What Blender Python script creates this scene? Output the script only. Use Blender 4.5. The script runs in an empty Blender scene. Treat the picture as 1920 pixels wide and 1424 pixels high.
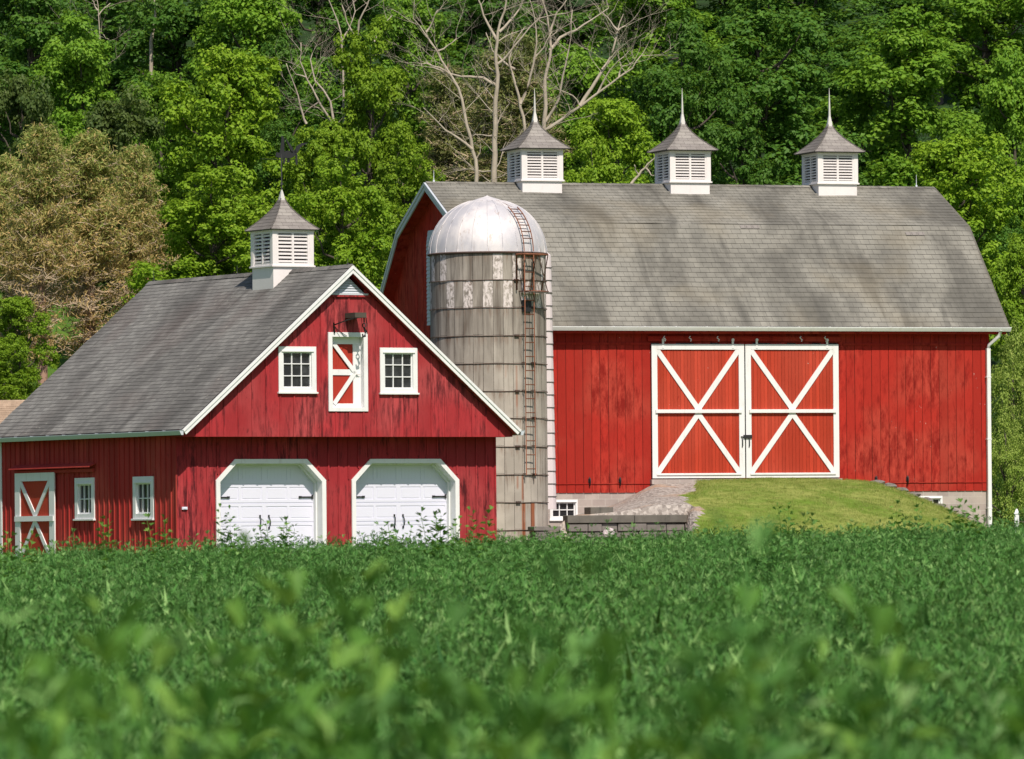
import bpy, bmesh, math, random
import numpy as np
from mathutils import Vector, Matrix, noise
rng = random.Random(7)
nrg = np.random.default_rng(11)
scene = bpy.context.scene
col = scene.collection
R = math.radians

# ------------------------------------------------------------------ camera, sky, sun, exposure
CAMZ = 1.5
cam_d = bpy.data.cameras.new('camera')
cam = bpy.data.objects.new('camera', cam_d); col.objects.link(cam)
cam.matrix_world = Matrix.Translation((0, 0, CAMZ)) @ Matrix.Rotation(R(90), 4, 'X') @ Matrix.Rotation(-0.00888, 4, 'Z')
cam_d.sensor_width = 36.0
cam_d.lens = 230.44
cam_d.shift_y = 0.1605
cam_d.clip_start = 0.5; cam_d.clip_end = 3000
cam_d.dof.use_dof = True
cam_d.dof.focus_distance = 125.0
cam_d.dof.aperture_fstop = 19.0
scene.camera = cam

SUN_AZ = R(16.5); SUN_EL = R(50)          # the sun stands behind the camera, a little to its right
world = bpy.data.worlds.new('World'); scene.world = world; world.use_nodes = True
wt = world.node_tree; wt.nodes.clear()
sky = wt.nodes.new('ShaderNodeTexSky'); sky.sky_type = 'NISHITA'; sky.sun_disc = False
sky.sun_elevation = SUN_EL; sky.sun_rotation = math.pi - SUN_AZ
bg = wt.nodes.new('ShaderNodeBackground'); bg.inputs['Strength'].default_value = 0.086
wo = wt.nodes.new('ShaderNodeOutputWorld')
wt.links.new(sky.outputs[0], bg.inputs[0]); wt.links.new(bg.outputs[0], wo.inputs[0])
sun_d = bpy.data.lights.new('sun', 'SUN'); sun_d.energy = 4.8; sun_d.angle = R(0.53); sun_d.color = (1.0, 0.90, 0.78)
sun = bpy.data.objects.new('sun', sun_d); col.objects.link(sun)
sdir = Vector((math.sin(SUN_AZ) * math.cos(SUN_EL), -math.cos(SUN_AZ) * math.cos(SUN_EL), math.sin(SUN_EL)))
sun.rotation_euler = sdir.to_track_quat('Z', 'Y').to_euler()
sun.location = (30, -60, 90)
scene.view_settings.view_transform = 'Standard'; scene.view_settings.look = 'None'
scene.view_settings.exposure = 0.13; scene.view_settings.gamma = 1.0
scene.cycles.max_bounces = 5; scene.cycles.diffuse_bounces = 3; scene.cycles.transmission_bounces = 3
scene.cycles.transparent_max_bounces = 4

# ------------------------------------------------------------------ helpers
def tag(o, label=None, cat=None, group=None, kind=None):
    if label: o['label'] = label
    if cat: o['category'] = cat
    if group: o['group'] = group
    if kind: o['kind'] = kind
    return o
def empty(name, loc=(0, 0, 0), rz=0, parent=None):
    o = bpy.data.objects.new(name, None); col.objects.link(o)
    o.location = loc; o.rotation_euler = (0, 0, rz); o.empty_display_size = 0.2
    if parent: o.parent = parent
    return o

class MB:
    """collects faces (with a per-face random value and optional uv) and links them as one mesh object"""
    def __init__(s): s.v = []; s.f = []; s.r = []; s.uv = []; s.sm = []
    def face(s, pts, rnd=0.5, uv=None, smooth=False):
        n = len(s.v); s.v.extend([tuple(p) for p in pts]); s.f.append(tuple(range(n, n + len(pts))))
        s.r.append(rnd); s.uv.append(uv); s.sm.append(smooth)
    def hexa(s, p, rnd=0.5):
        """p: 4 bottom points ccw seen from above, then the 4 above them"""
        n = len(s.v); s.v.extend([tuple(q) for q in p])
        for f in ((3, 2, 1, 0), (4, 5, 6, 7), (0, 1, 5, 4), (1, 2, 6, 5), (2, 3, 7, 6), (3, 0, 4, 7)):
            s.f.append(tuple(n + i for i in f)); s.r.append(rnd); s.uv.append(None); s.sm.append(False)
    def box(s, x0, x1, y0, y1, z0, z1, rnd=0.5):
        s.hexa([(x0, y0, z0), (x1, y0, z0), (x1, y1, z0), (x0, y1, z0), (x0, y0, z1), (x1, y0, z1), (x1, y1, z1), (x0, y1, z1)], rnd)
    def beam(s, a, b, w, h, up=(0, 0, 1), rnd=0.5, off=0.0):
        """a bar from a to b: w across, h along 'up'"""
        a = Vector(a); b = Vector(b); d = (b - a).normalized(); u = Vector(up)
        sd = d.cross(u).normalized(); u = sd.cross(d).normalized()
        P = []
        for q in (a, b):
            P.append([q - sd * w / 2 + u * (off - h / 2), q + sd * w / 2 + u * (off - h / 2), q + sd * w / 2 + u * (off + h / 2), q - sd * w / 2 + u * (off + h / 2)])
        A, B = P
        s.hexa([A[0], A[1], B[1], B[0], A[3], A[2], B[2], B[3]], rnd)
    def tube(s, path, rad, n=6, rnd=0.5, cap=True):
        path = [Vector(p) for p in path]
        if not hasattr(rad, '__len__'): rad = [rad] * len(path)
        base = len(s.v); m = len(path)
        ref = Vector((0.13, 0.21, 1)).normalized()
        for i, p in enumerate(path):
            d = (path[min(i + 1, m - 1)] - path[max(i - 1, 0)])
            d = d.normalized() if d.length > 1e-9 else Vector((0, 0, 1))
            r0 = ref if abs(d.dot(ref)) < 0.95 else Vector((1, 0, 0))
            a = d.cross(r0).normalized(); b = d.cross(a)
            for k in range(n):
                t = 2 * math.pi * k / n
                s.v.append(tuple(p + (a * math.cos(t) + b * math.sin(t)) * rad[i]))
        for i in range(m - 1):
            for k in range(n):
                k2 = (k + 1) % n
                s.f.append((base + i * n + k, base + i * n + k2, base + (i + 1) * n + k2, base + (i + 1) * n + k))
                s.r.append(rnd); s.uv.append(None); s.sm.append(True)
        if cap:
            s.f.append(tuple(base + k for k in range(n))); s.r.append(rnd); s.uv.append(None); s.sm.append(False)
            s.f.append(tuple(base + (m - 1) * n + k for k in range(n))); s.r.append(rnd); s.uv.append(None); s.sm.append(False)
    def build(s, name, mat, parent=None, dz=0.0, bevel=0.0, label=None, weld=False):
        me = bpy.data.meshes.new(name)
        me.from_pydata([(x, y, z - dz) for x, y, z in s.v], [], s.f)
        at = me.attributes.new('rnd', 'FLOAT', 'FACE'); at.data.foreach_set('value', s.r)
        me.polygons.foreach_set('use_smooth', s.sm)
        if any(u is not None for u in s.uv):
            ul = me.uv_layers.new(name='UVMap'); k = 0
            for f, u in zip(s.f, s.uv):
                for j in range(len(f)):
                    ul.data[k].uv = u[j] if u is not None else (0, 0)
                    k += 1
        me.materials.append(mat)
        if weld:
            b_ = bmesh.new(); b_.from_mesh(me); bmesh.ops.remove_doubles(b_, verts=b_.verts, dist=1e-4); b_.to_mesh(me); b_.free()
        o = bpy.data.objects.new(name, me); col.objects.link(o)
        if parent: o.parent = parent
        if bevel:
            b = o.modifiers.new('bevel', 'BEVEL'); b.width = bevel; b.segments = 1; b.limit_method = 'ANGLE'
        if label: o['label'] = label
        return o

# ---- material helpers
class NT:
    def __init__(s, name):
        s.m = bpy.data.materials.new(name); s.m.use_nodes = True; s.t = s.m.node_tree; s.t.nodes.clear()
        s.out = s.t.nodes.new('ShaderNodeOutputMaterial')
    def n(s, typ, **kw):
        nd = s.t.nodes.new('ShaderNode' + typ)
        for k, v in kw.items(): setattr(nd, k, v)
        return nd
    def l(s, a, b): s.t.links.new(a, b)
    def val(s, sock, v):
        if isinstance(v, bpy.types.NodeSocket): s.l(v, sock)
        else: sock.default_value = v
    def math(s, op, a, b=0.0, c=None, clamp=False):
        nd = s.n('Math', operation=op, use_clamp=clamp); s.val(nd.inputs[0], a); s.val(nd.inputs[1], b)
        if c is not None: s.val(nd.inputs[2], c)
        return nd.outputs[0]
    def obj(s): return s.n('TexCoord').outputs['Object']
    def uv(s): return s.n('TexCoord').outputs['UV']
    def mapd(s, vec, scale=(1, 1, 1), loc=(0, 0, 0)):
        nd = s.n('Mapping'); s.l(vec, nd.inputs[0]); nd.inputs['Scale'].default_value = scale; nd.inputs['Location'].default_value = loc
        return nd.outputs[0]
    def noise(s, vec, scale=5, detail=4, rough=0.55, dist=0.0):
        nd = s.n('TexNoise'); s.l(vec, nd.inputs['Vector']); nd.inputs['Scale'].default_value = scale
        nd.inputs['Detail'].default_value = detail; nd.inputs['Roughness'].default_value = rough; nd.inputs['Distortion'].default_value = dist
        return nd.outputs['Fac']
    def ramp(s, f, a, b, lo=0.0, hi=1.0):
        nd = s.n('MapRange'); nd.interpolation_type = 'SMOOTHSTEP'; s.l(f, nd.inputs[0])
        nd.inputs[1].default_value = a; nd.inputs[2].default_value = b; nd.inputs[3].default_value = lo; nd.inputs[4].default_value = hi
        return nd.outputs[0]
    def mix(s, f, a, b, bt='MIX'):
        nd = s.n('MixRGB', blend_type=bt); s.val(nd.inputs[0], f)
        for i, c in ((1, a), (2, b)):
            if isinstance(c, bpy.types.NodeSocket): s.l(c, nd.inputs[i])
            else: nd.inputs[i].default_value = (*c, 1)
        return nd.outputs[0]
    def scale(s, c, f):
        """colour times a value"""
        nd = s.n('VectorMath', operation='SCALE'); s.val(nd.inputs[0], c) if isinstance(c, bpy.types.NodeSocket) else setattr(nd.inputs[0], 'default_value', c)
        s.val(nd.inputs['Scale'], f); return nd.outputs[0]
    def attr(s, name='rnd'): return s.n('Attribute', attribute_name=name).outputs['Fac']
    def bump(s, h, strength=0.3, dist=0.01):
        nd = s.n('Bump'); s.l(h, nd.inputs['Height']); nd.inputs['Strength'].default_value = strength; nd.inputs['Distance'].default_value = dist
        return nd.outputs[0]
    def bsdf(s, color, rough=0.8, metal=0.0, normal=None, spec=0.3, **kw):
        b = s.n('BsdfPrincipled')
        if isinstance(color, bpy.types.NodeSocket): s.l(color, b.inputs['Base Color'])
        else: b.inputs['Base Color'].default_value = (*color, 1)
        s.val(b.inputs['Roughness'], rough); s.val(b.inputs['Metallic'], metal); b.inputs['Specular IOR Level'].default_value = spec
        if normal is not None: s.l(normal, b.inputs['Normal'])
        s.l(b.outputs[0], s.out.inputs['Surface']); return b

def paint_board(name, base, dark, light, dark_lo=0.56, dark_hi=0.72, streak=(5, 5, 0.7), fleck=0.0):
    t = NT(name); o = t.obj(); r = t.attr()
    off = t.n('CombineXYZ'); t.val(off.inputs[2], t.math('MULTIPLY', r, 37.0)); t.val(off.inputs[0], t.math('MULTIPLY', r, 11.0))
    ov = t.n('VectorMath', operation='ADD'); t.l(o, ov.inputs[0]); t.l(off.outputs[0], ov.inputs[1]); ov = ov.outputs[0]
    big = t.noise(o, 0.55, 3, 0.5)
    st = t.noise(t.mapd(ov, streak), 1.7, 7, 0.74, 0.08)
    st = t.math('ADD', t.math('MULTIPLY', st, 0.72), t.math('MULTIPLY_ADD', big, 0.32, t.math('MULTIPLY_ADD', r, 0.10, -0.05)))
    fine = t.noise(t.mapd(ov, (26, 26, 2.2)), 2.0, 4, 0.7)
    c = t.mix(t.ramp(big, 0.40, 0.66), base, light)
    c = t.mix(t.ramp(st, dark_lo, dark_hi, 0, 0.92), c, dark)
    knots = t.noise(t.mapd(ov, (3.2, 3.2, 1.9)), 1.7, 3, 0.6, 0.8)
    c = t.mix(t.ramp(knots, 0.66, 0.74, 0, 0.45), c, dark)
    c = t.scale(c, t.math('MULTIPLY_ADD', fine, 0.5, 0.75))
    c = t.scale(c, t.math('MULTIPLY_ADD', r, 0.34, 0.83))
    if fleck:
        fl = t.noise(t.mapd(o, (1, 1, 0.6)), 16, 2, 0.5)
        msk = t.math('MULTIPLY', t.ramp(fl, 0.74, 0.78), t.ramp(t.noise(o, 0.5, 2), 0.5, 0.6))
        c = t.mix(t.math('MULTIPLY', msk, fleck), c, (0.62, 0.5, 0.45))
    t.bsdf(c, 0.78, 0, t.bump(t.math('ADD', fine, st), 0.35, 0.006), 0.15)
    return t.m
def simple(name, base, rough=0.6, metal=0.0, var=0.12, sc=3.0, spec=0.4, dirt=None, dirt_amt=0.3, bump=0.15):
    t = NT(name); o = t.obj()
    n1 = t.noise(o, sc, 5, 0.6); c = t.scale(tuple(base), t.math('MULTIPLY_ADD', n1, 2 * var, 1 - var))
    if dirt:
        n2 = t.noise(t.mapd(o, (2.5, 2.5, 0.7)), 2.3, 5, 0.7)
        c = t.mix(t.ramp(n2, 0.52, 0.75, 0, dirt_amt), c, dirt)
    t.bsdf(c, rough, metal, t.bump(t.noise(o, sc * 12, 3), bump, 0.004), spec)
    return t.m
def shingle(name, base, dark, light, tab_w, exp, fleck=0.0, arch=True, warm=(0.2, 0.17, 0.12)):
    t = NT(name); uv = t.uv(); o = t.obj()
    br = t.n('TexBrick'); t.l(uv, br.inputs['Vector']); br.offset = 0.5; br.inputs['Scale'].default_value = 1.0
    br.inputs['Brick Width'].default_value = tab_w; br.inputs['Row Height'].default_value = exp
    br.inputs['Mortar Size'].default_value = 0.006; br.inputs['Mortar Smooth'].default_value = 0.3; br.inputs['Bias'].default_value = -0.1
    br.inputs['Color1'].default_value = (*base, 1); br.inputs['Color2'].default_value = (*light, 1); br.inputs['Mortar'].default_value = (*dark, 1)
    c = br.outputs['Color']
    # every course a little darker at its top (granules worn) and stains that run down the slope
    big = t.noise(t.mapd(uv, (0.42, 0.22, 1)), 1.3, 4, 0.55, 0.4)
    run = t.noise(t.mapd(uv, (1.1, 0.13, 1)), 1.4, 4, 0.6, 0.6)
    c = t.mix(t.ramp(big, 0.40, 0.66, 0, 0.75), c, dark)
    c = t.mix(t.ramp(run, 0.52, 0.70, 0, 0.6), c, dark)
    c = t.mix(t.ramp(t.noise(t.mapd(uv, (0.3, 0.3, 1), (4, 9, 0)), 1.2, 3), 0.5, 0.7, 0, 0.35), c, warm)
    tabs = t.noise(t.mapd(uv, (1 / tab_w, 1 / exp, 1)), 0.9, 2, 0.5)
    c = t.scale(c, t.math('MULTIPLY_ADD', tabs, 0.45, 0.77))
    if fleck:
        fl = t.math('MULTIPLY', t.ramp(t.noise(t.mapd(uv, (5.5, 13, 1)), 1.0, 3, 0.6), 0.60, 0.70), t.ramp(t.noise(t.mapd(uv, (0.35, 0.35, 1)), 1.7, 3), 0.44, 0.64))
        c = t.mix(t.math('MULTIPLY', fl, fleck), c, (0.36, 0.34, 0.30))
    t.bsdf(c, 0.92, 0, t.bump(t.noise(uv, 60, 3), 0.5, 0.006), 0.12)
    return t.m

M = {}
M['red_garage'] = paint_board('weathered_crimson_boards', (0.35, 0.030, 0.036), (0.06, 0.009, 0.012), (0.43, 0.066, 0.070), 0.465, 0.67)
M['red_garage_low'] = paint_board('stained_crimson_boards', (0.32, 0.027, 0.034), (0.05, 0.007, 0.010), (0.39, 0.05, 0.055), 0.48, 0.66)
M['red_garage_side'] = paint_board('side_crimson_boards', (0.35, 0.034, 0.030), (0.09, 0.008, 0.010), (0.41, 0.058, 0.045), 0.60, 0.75)
M['red_barn'] = paint_board('barn_red_boards', (0.35, 0.023, 0.015), (0.17, 0.007, 0.005), (0.41, 0.050, 0.032), 0.48, 0.68, (3.0, 3.0, 0.9), 0.5)
M['red_door'] = paint_board('orange_red_door_boards', (0.40, 0.042, 0.020), (0.27, 0.016, 0.010), (0.43, 0.055, 0.030), 0.60, 0.85, (4, 4, 0.5), 0.6)
M['red_panel'] = paint_board('loft_door_red_panel', (0.36, 0.035, 0.022), (0.24, 0.012, 0.009), (0.42, 0.05, 0.03), 0.5, 0.8)
M['white'] = simple('white_trim_paint', (0.74, 0.745, 0.76), 0.55, var=0.08, dirt=(0.42, 0.38, 0.33), dirt_amt=0.35)
M['white_door'] = simple('white_garage_door_paint', (0.69, 0.69, 0.82), 0.45, var=0.02, sc=1.0)
M['cupola_white'] = simple('cupola_paint', (0.74, 0.70, 0.70), 0.6, var=0.05, dirt=(0.45, 0.4, 0.36), dirt_amt=0.2)
M['gutter'] = simple('gutter_metal_paint', (0.50, 0.54, 0.60), 0.4, var=0.06)
M['dark'] = simple('dark_interior', (0.02, 0.018, 0.018), 0.95, var=0.1)
M['black_iron'] = simple('black_iron', (0.02, 0.02, 0.022), 0.55, var=0.2)
M['barn_roof'] = shingle('barn_shingles', (0.225, 0.218, 0.195), (0.085, 0.082, 0.075), (0.255, 0.246, 0.218), 0.28, 0.2)
M['garage_roof'] = shingle('garage_shingles', (0.175, 0.17, 0.165), (0.085, 0.082, 0.08), (0.24, 0.235, 0.225), 0.31, 0.15, 0.7, warm=(0.12, 0.09, 0.085))
M['cupola_roof'] = shingle('cupola_shingles', (0.24, 0.22, 0.21), (0.12, 0.11, 0.105), (0.32, 0.30, 0.28), 0.3, 0.13)
M['finial'] = simple('finial_lead', (0.62, 0.60, 0.56), 0.45, 0.3)
M['rust'] = simple('rusty_steel', (0.20, 0.075, 0.04), 0.85, var=0.4, sc=9, dirt=(0.45, 0.2, 0.1), dirt_amt=0.5)
M['hoop'] = simple('rusty_hoop', (0.085, 0.055, 0.045), 0.85, var=0.4, sc=9, dirt=(0.22, 0.09, 0.05), dirt_amt=0.5)
M['wood_grey'] = simple('grey_timber', (0.13, 0.12, 0.105), 0.9, var=0.4, sc=4, dirt=(0.05, 0.05, 0.045), dirt_amt=0.6, bump=0.4)
M['stone'] = simple('fieldstone', (0.17, 0.155, 0.145), 0.9, var=0.45, sc=4, dirt=(0.05, 0.05, 0.045), dirt_amt=0.75, bump=0.5)
M['chute'] = simple('chute_paint', (0.64, 0.57, 0.59), 0.6, var=0.08, dirt=(0.3, 0.24, 0.22), dirt_amt=0.3)
def glass_mat():
    t = NT('dark_window_glass'); o = t.obj()
    c = t.mix(t.ramp(t.noise(o, 2.2, 3), 0.45, 0.7), (0.012, 0.014, 0.018), (0.05, 0.055, 0.06))
    t.bsdf(c, 0.08, 0, t.bump(t.noise(o, 1.5, 2), 0.05, 0.02), 0.5); return t.m
M['glass'] = glass_mat()
def block_mat():
    t = NT('foundation_block'); o = t.obj(); sp = t.n('SeparateXYZ'); t.l(o, sp.inputs[0]); cb = t.n('CombineXYZ'); t.l(sp.outputs[0], cb.inputs[0]); t.l(sp.outputs[2], cb.inputs[1])
    br = t.n('TexBrick'); t.l(cb.outputs[0], br.inputs['Vector']); br.inputs['Scale'].default_value = 1; br.inputs['Brick Width'].default_value = 0.4; br.inputs['Row Height'].default_value = 0.2
    br.inputs['Mortar Size'].default_value = 0.008; br.inputs['Color1'].default_value = (0.40, 0.35, 0.32, 1); br.inputs['Color2'].default_value = (0.32, 0.27, 0.255, 1); br.inputs['Mortar'].default_value = (0.42, 0.39, 0.36, 1)
    c = t.scale(br.outputs['Color'], t.math('MULTIPLY_ADD', t.noise(o, 2.5, 5, 0.65), 0.6, 0.75))
    c = t.mix(t.ramp(t.noise(o, 0.7, 4), 0.55, 0.7, 0, 0.6), c, (0.43, 0.37, 0.33))
    t.bsdf(c, 0.9, 0, t.bump(br.outputs['Fac'], -0.3, 0.01), 0.2); return t.m
M['block'] = block_mat()
def silo_mat():
    t = NT('concrete_staves'); o = t.obj(); uv = t.uv(); r = t.attr()
    sp = t.n('SeparateXYZ'); t.l(uv, sp.inputs[0]); u, v = sp.outputs[0], sp.outputs[1]   # u = arc metres from the camera-side seam, v = height
    c = t.mix(t.ramp(t.noise(o, 1.3, 5, 0.6), 0.35, 0.7), (0.36, 0.325, 0.285), (0.45, 0.41, 0.36))
    c = t.scale(c, t.math('MULTIPLY_ADD', t.math('FRACT', t.math('MULTIPLY', r, 7.0)), 0.20, 0.90))
    # weathering gets greyer and darker toward the top of the silo, in runs
    up = t.ramp(v, 4.6, 8.3)
    run = t.noise(t.mapd(uv, (4.2, 0.35, 1)), 1.2, 5, 0.65, 0.3)
    c = t.mix(t.math('MULTIPLY', up, t.ramp(run, 0.33, 0.62, 0.25, 0.95)), c, (0.17, 0.15, 0.13))
    c = t.mix(t.ramp(run, 0.55, 0.70, 0, 0.7), c, (0.13, 0.10, 0.08))
    hs_ = t.math('FRACT', t.math('DIVIDE', t.math('SUBTRACT', v, 1.10), 0.761))
    c = t.mix(t.math('MULTIPLY', t.ramp(hs_, 0.55, 1.0), t.ramp(t.noise(t.mapd(uv, (7, 0.5, 1)), 1.5, 4, 0.7), 0.42, 0.7, 0, 0.75)), c, (0.16, 0.085, 0.05))
    # old whitewash on some staves of the two top rows (rnd above 0.9)
    ww = t.math('MULTIPLY', t.ramp(r, 0.895, 0.90), t.ramp(t.noise(t.mapd(uv, (3, 1.6, 1)), 4.0, 5, 0.7, 0.4), 0.38, 0.58))
    c = t.mix(ww, c, (0.66, 0.60, 0.58))
    # rust runs below the foot of the ladder and below some hoop lugs
    def band(x0, x1, v0, v1):
        a = t.math('MULTIPLY', t.ramp(u, x0 - .025, x0 + .03), t.ramp(u, x1 - .03, x1 + .025, 1, 0))
        b = t.math('MULTIPLY', t.ramp(v, v0, v0 + .12), t.ramp(v, v1 - .03, v1, 1, 0))
        return t.math('MULTIPLY', a, b)
    rn = t.ramp(t.noise(t.mapd(uv, (14, 1.1, 1)), 1.1, 4, 0.6), 0.15, 0.45)
    for (x0, x1, v0, v1, am) in ((0.93, 1.05, 0.3, 2.63, .9), (1.24, 1.40, 0.3, 2.63, .95), (0.93, 1.00, 2.63, 3.4, .8), (0.77, .83, 2.95, 3.37, .6), (0.78, .83, 4.2, 5.66, .35), (0.77, .83, 5.2, 6.40, .5), (0.45, .50, 6.0, 6.42, .3)):
        c = t.mix(t.math('MULTIPLY', t.math('MULTIPLY', band(x0, x1, v0, v1), rn), am), c, (0.27, 0.085, 0.035))
    t.bsdf(c, 0.9, 0, t.bump(t.noise(o, 30, 4), 0.3, 0.006), 0.2); return t.m
M['silo'] = silo_mat()
def dome_mat():
    t = NT('galvanised_dome'); o = t.obj()
    c = t.mix(t.ramp(t.noise(t.mapd(o, (1, 1, 0.6)), 1.7, 4), 0.35, 0.65), (0.74, 0.70, 0.70), (0.52, 0.51, 0.55))
    c = t.scale(c, t.math('MULTIPLY_ADD', t.attr(), 0.08, 0.92))
    c = t.mix(t.ramp(t.noise(t.mapd(o, (2.2, 2.2, 0.5)), 2.4, 4, 0.7), 0.58, 0.72, 0, 0.5), c, (0.36, 0.27, 0.22))
    t.bsdf(c, t.ramp(t.noise(o, 3, 3), 0.3, 0.7, 0.5, 0.65), 0.18, t.bump(t.noise(o, 4, 2), 0.15, 0.02), 0.5); return t.m
M['dome'] = dome_mat()

# ---- leaves, bark, ground
def leaf_mat(name, c1, c2, c3, transl=0.45, hue_by_obj=0.25, rough=0.55):
    t = NT(name); r = t.attr()
    oi = t.n('ObjectInfo').outputs['Random']
    c = t.mix(t.ramp(r, 0.0, 0.6), c1, c2); c = t.mix(t.ramp(r, 0.6, 1.0), c, c3)
    c = t.scale(c, t.math('MULTIPLY_ADD', oi, hue_by_obj, 1 - hue_by_obj / 2))
    b = t.bsdf(c, rough, 0, None, 0.25)
    tr = t.n('BsdfTranslucent'); t.l(t.mix(0.5, c, (0.20, 0.30, 0.02)), tr.inputs['Color'])
    mx = t.n('MixShader'); mx.inputs[0].default_value = transl; t.l(b.outputs[0], mx.inputs[1]); t.l(tr.outputs[0], mx.inputs[2])
    t.l(mx.outputs[0], t.out.inputs['Surface']); return t.m
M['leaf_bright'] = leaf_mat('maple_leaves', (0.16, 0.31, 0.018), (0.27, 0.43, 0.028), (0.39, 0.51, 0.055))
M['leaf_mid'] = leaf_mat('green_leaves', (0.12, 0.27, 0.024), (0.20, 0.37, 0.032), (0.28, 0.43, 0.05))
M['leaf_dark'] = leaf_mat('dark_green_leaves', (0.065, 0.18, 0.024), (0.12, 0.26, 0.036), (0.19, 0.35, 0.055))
M['leaf_olive'] = leaf_mat('olive_leaves', (0.08, 0.14, 0.035), (0.13, 0.19, 0.05), (0.19, 0.21, 0.075))
M['needle_tan'] = leaf_mat('browning_needles', (0.28, 0.36, 0.09), (0.60, 0.43, 0.18), (0.74, 0.44, 0.24), 0.4)
M['needle_olive'] = leaf_mat('olive_needles', (0.17, 0.22, 0.06), (0.30, 0.29, 0.11), (0.42, 0.35, 0.16), 0.3)
M['leaf_shrub'] = leaf_mat('shrub_leaves', (0.21, 0.33, 0.05), (0.34, 0.44, 0.09), (0.45, 0.50, 0.14))
M['crop'] = leaf_mat('alfalfa_leaves', (0.034, 0.125, 0.026), (0.085, 0.225, 0.048), (0.24, 0.41, 0.13), 0.28, 0.5)
M['sprig'] = leaf_mat('tall_sprig_leaves', (0.05, 0.17, 0.03), (0.11, 0.26, 0.04), (0.24, 0.42, 0.08), 0.35, 0.2)
M['bark'] = simple('dark_bark', (0.075, 0.062, 0.05), 0.95, var=0.4, sc=4, bump=0.6)
M['bark_pale'] = simple('pale_dead_bark', (0.38, 0.33, 0.265), 0.9, var=0.3, sc=3, dirt=(0.15, 0.12, 0.085), dirt_amt=0.7, bump=0.5)
M['bark_pine'] = simple('reddish_pine_bark', (0.27, 0.17, 0.125), 0.95, var=0.3, sc=4, dirt=(0.12, 0.08, 0.06), dirt_amt=0.6, bump=0.5)
M['twig_tan'] = simple('dry_tan_twigs', (0.46, 0.36, 0.25), 0.9, var=0.2, sc=3)
def ground_mat():
    t = NT('grass_and_forest_floor'); o = t.obj()
    lw = t.attr('lawn')
    g = t.mix(t.ramp(t.noise(o, 0.35, 5, 0.6), 0.35, 0.65), (0.055, 0.13, 0.02), (0.09, 0.18, 0.03))
    g = t.mix(t.ramp(t.noise(o, 3.0, 5, 0.7), 0.4, 0.7, 0, 0.6), g, (0.14, 0.19, 0.03))
    fl = t.mix(t.ramp(t.noise(o, 1.2, 5, 0.7), 0.4, 0.65), (0.02, 0.035, 0.012), (0.03, 0.07, 0.018))
    c = t.mix(lw, fl, g)
    t.bsdf(c, 0.95, 0, t.bump(t.noise(o, 8, 5, 0.7), 0.8, 0.05), 0.1); return t.m
M['ground'] = ground_mat()
def lawn_mat():
    t = NT('mown_embankment_grass'); o = t.obj()
    c = t.mix(t.ramp(t.noise(o, 0.7, 5, 0.6, 0.5), 0.35, 0.62), (0.15, 0.24, 0.035), (0.30, 0.33, 0.09))
    c = t.mix(t.ramp(t.noise(o, 5, 5, 0.75), 0.40, 0.7, 0, 0.55), c, (0.08, 0.135, 0.012))
    t.bsdf(c, 0.95, 0, t.bump(t.noise(o, 14, 5, 0.75), 0.9, 0.05), 0.1); return t.m
M['lawn'] = lawn_mat()
M['lawn_blade'] = leaf_mat('short_grass_blades', (0.13, 0.22, 0.03), (0.25, 0.31, 0.06), (0.42, 0.39, 0.15), 0.3, 0.3)
def gravel_mat():
    t = NT('pale_gravel'); o = t.obj()
    vo = t.n('TexVoronoi'); t.l(o, vo.inputs['Vector']); vo.inputs['Scale'].default_value = 13
    sp = t.n('SeparateColor'); t.l(vo.outputs['Color'], sp.inputs[0])
    c = t.mix(sp.outputs[0], (0.20, 0.175, 0.16), (0.44, 0.40, 0.37))
    c = t.mix(t.ramp(t.noise(o, 0.8, 4), 0.5, 0.68, 0, 0.7), c, (0.40, 0.27, 0.18))
    t.bsdf(c, 0.95, 0, t.bump(vo.outputs['Distance'], 0.8, 0.04), 0.15); return t.m
M['gravel'] = gravel_mat()
# ------------------------------------------------------------------ terrain
def lerp_tab(y, tab):
    for (a, va), (b, vb) in zip(tab, tab[1:]):
        if y <= b: return va + (vb - va) * max(0.0, (y - a)) / (b - a)
    return tab[-1][1]
GT = [(-60, .1), (0, .18), (5, .30), (8.5, .34), (11, .30), (15, .27), (20, .32), (33, .51), (50, .65), (60, .69), (75, .62), (110, .85), (160, 1.05), (205, 1.3), (330, 26.3), (420, 52), (700, 90)]
def gz(x, y):
    z = lerp_tab(y, GT)
    tilt = 0.017 * max(-15, min(15, x)) * max(0.0, min(1.0, (y - 15) / 30)) * max(0.0, min(1.0, (150 - y) / 60))
    z += tilt
    if y > 210: z += 1.6 * noise.noise(Vector((x * .045, y * .045, 3))) * min(1, (y - 210) / 25)
    elif y > 12: z += 0.05 * noise.noise(Vector((x * .25, y * .12, 0)))
    return z
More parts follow.
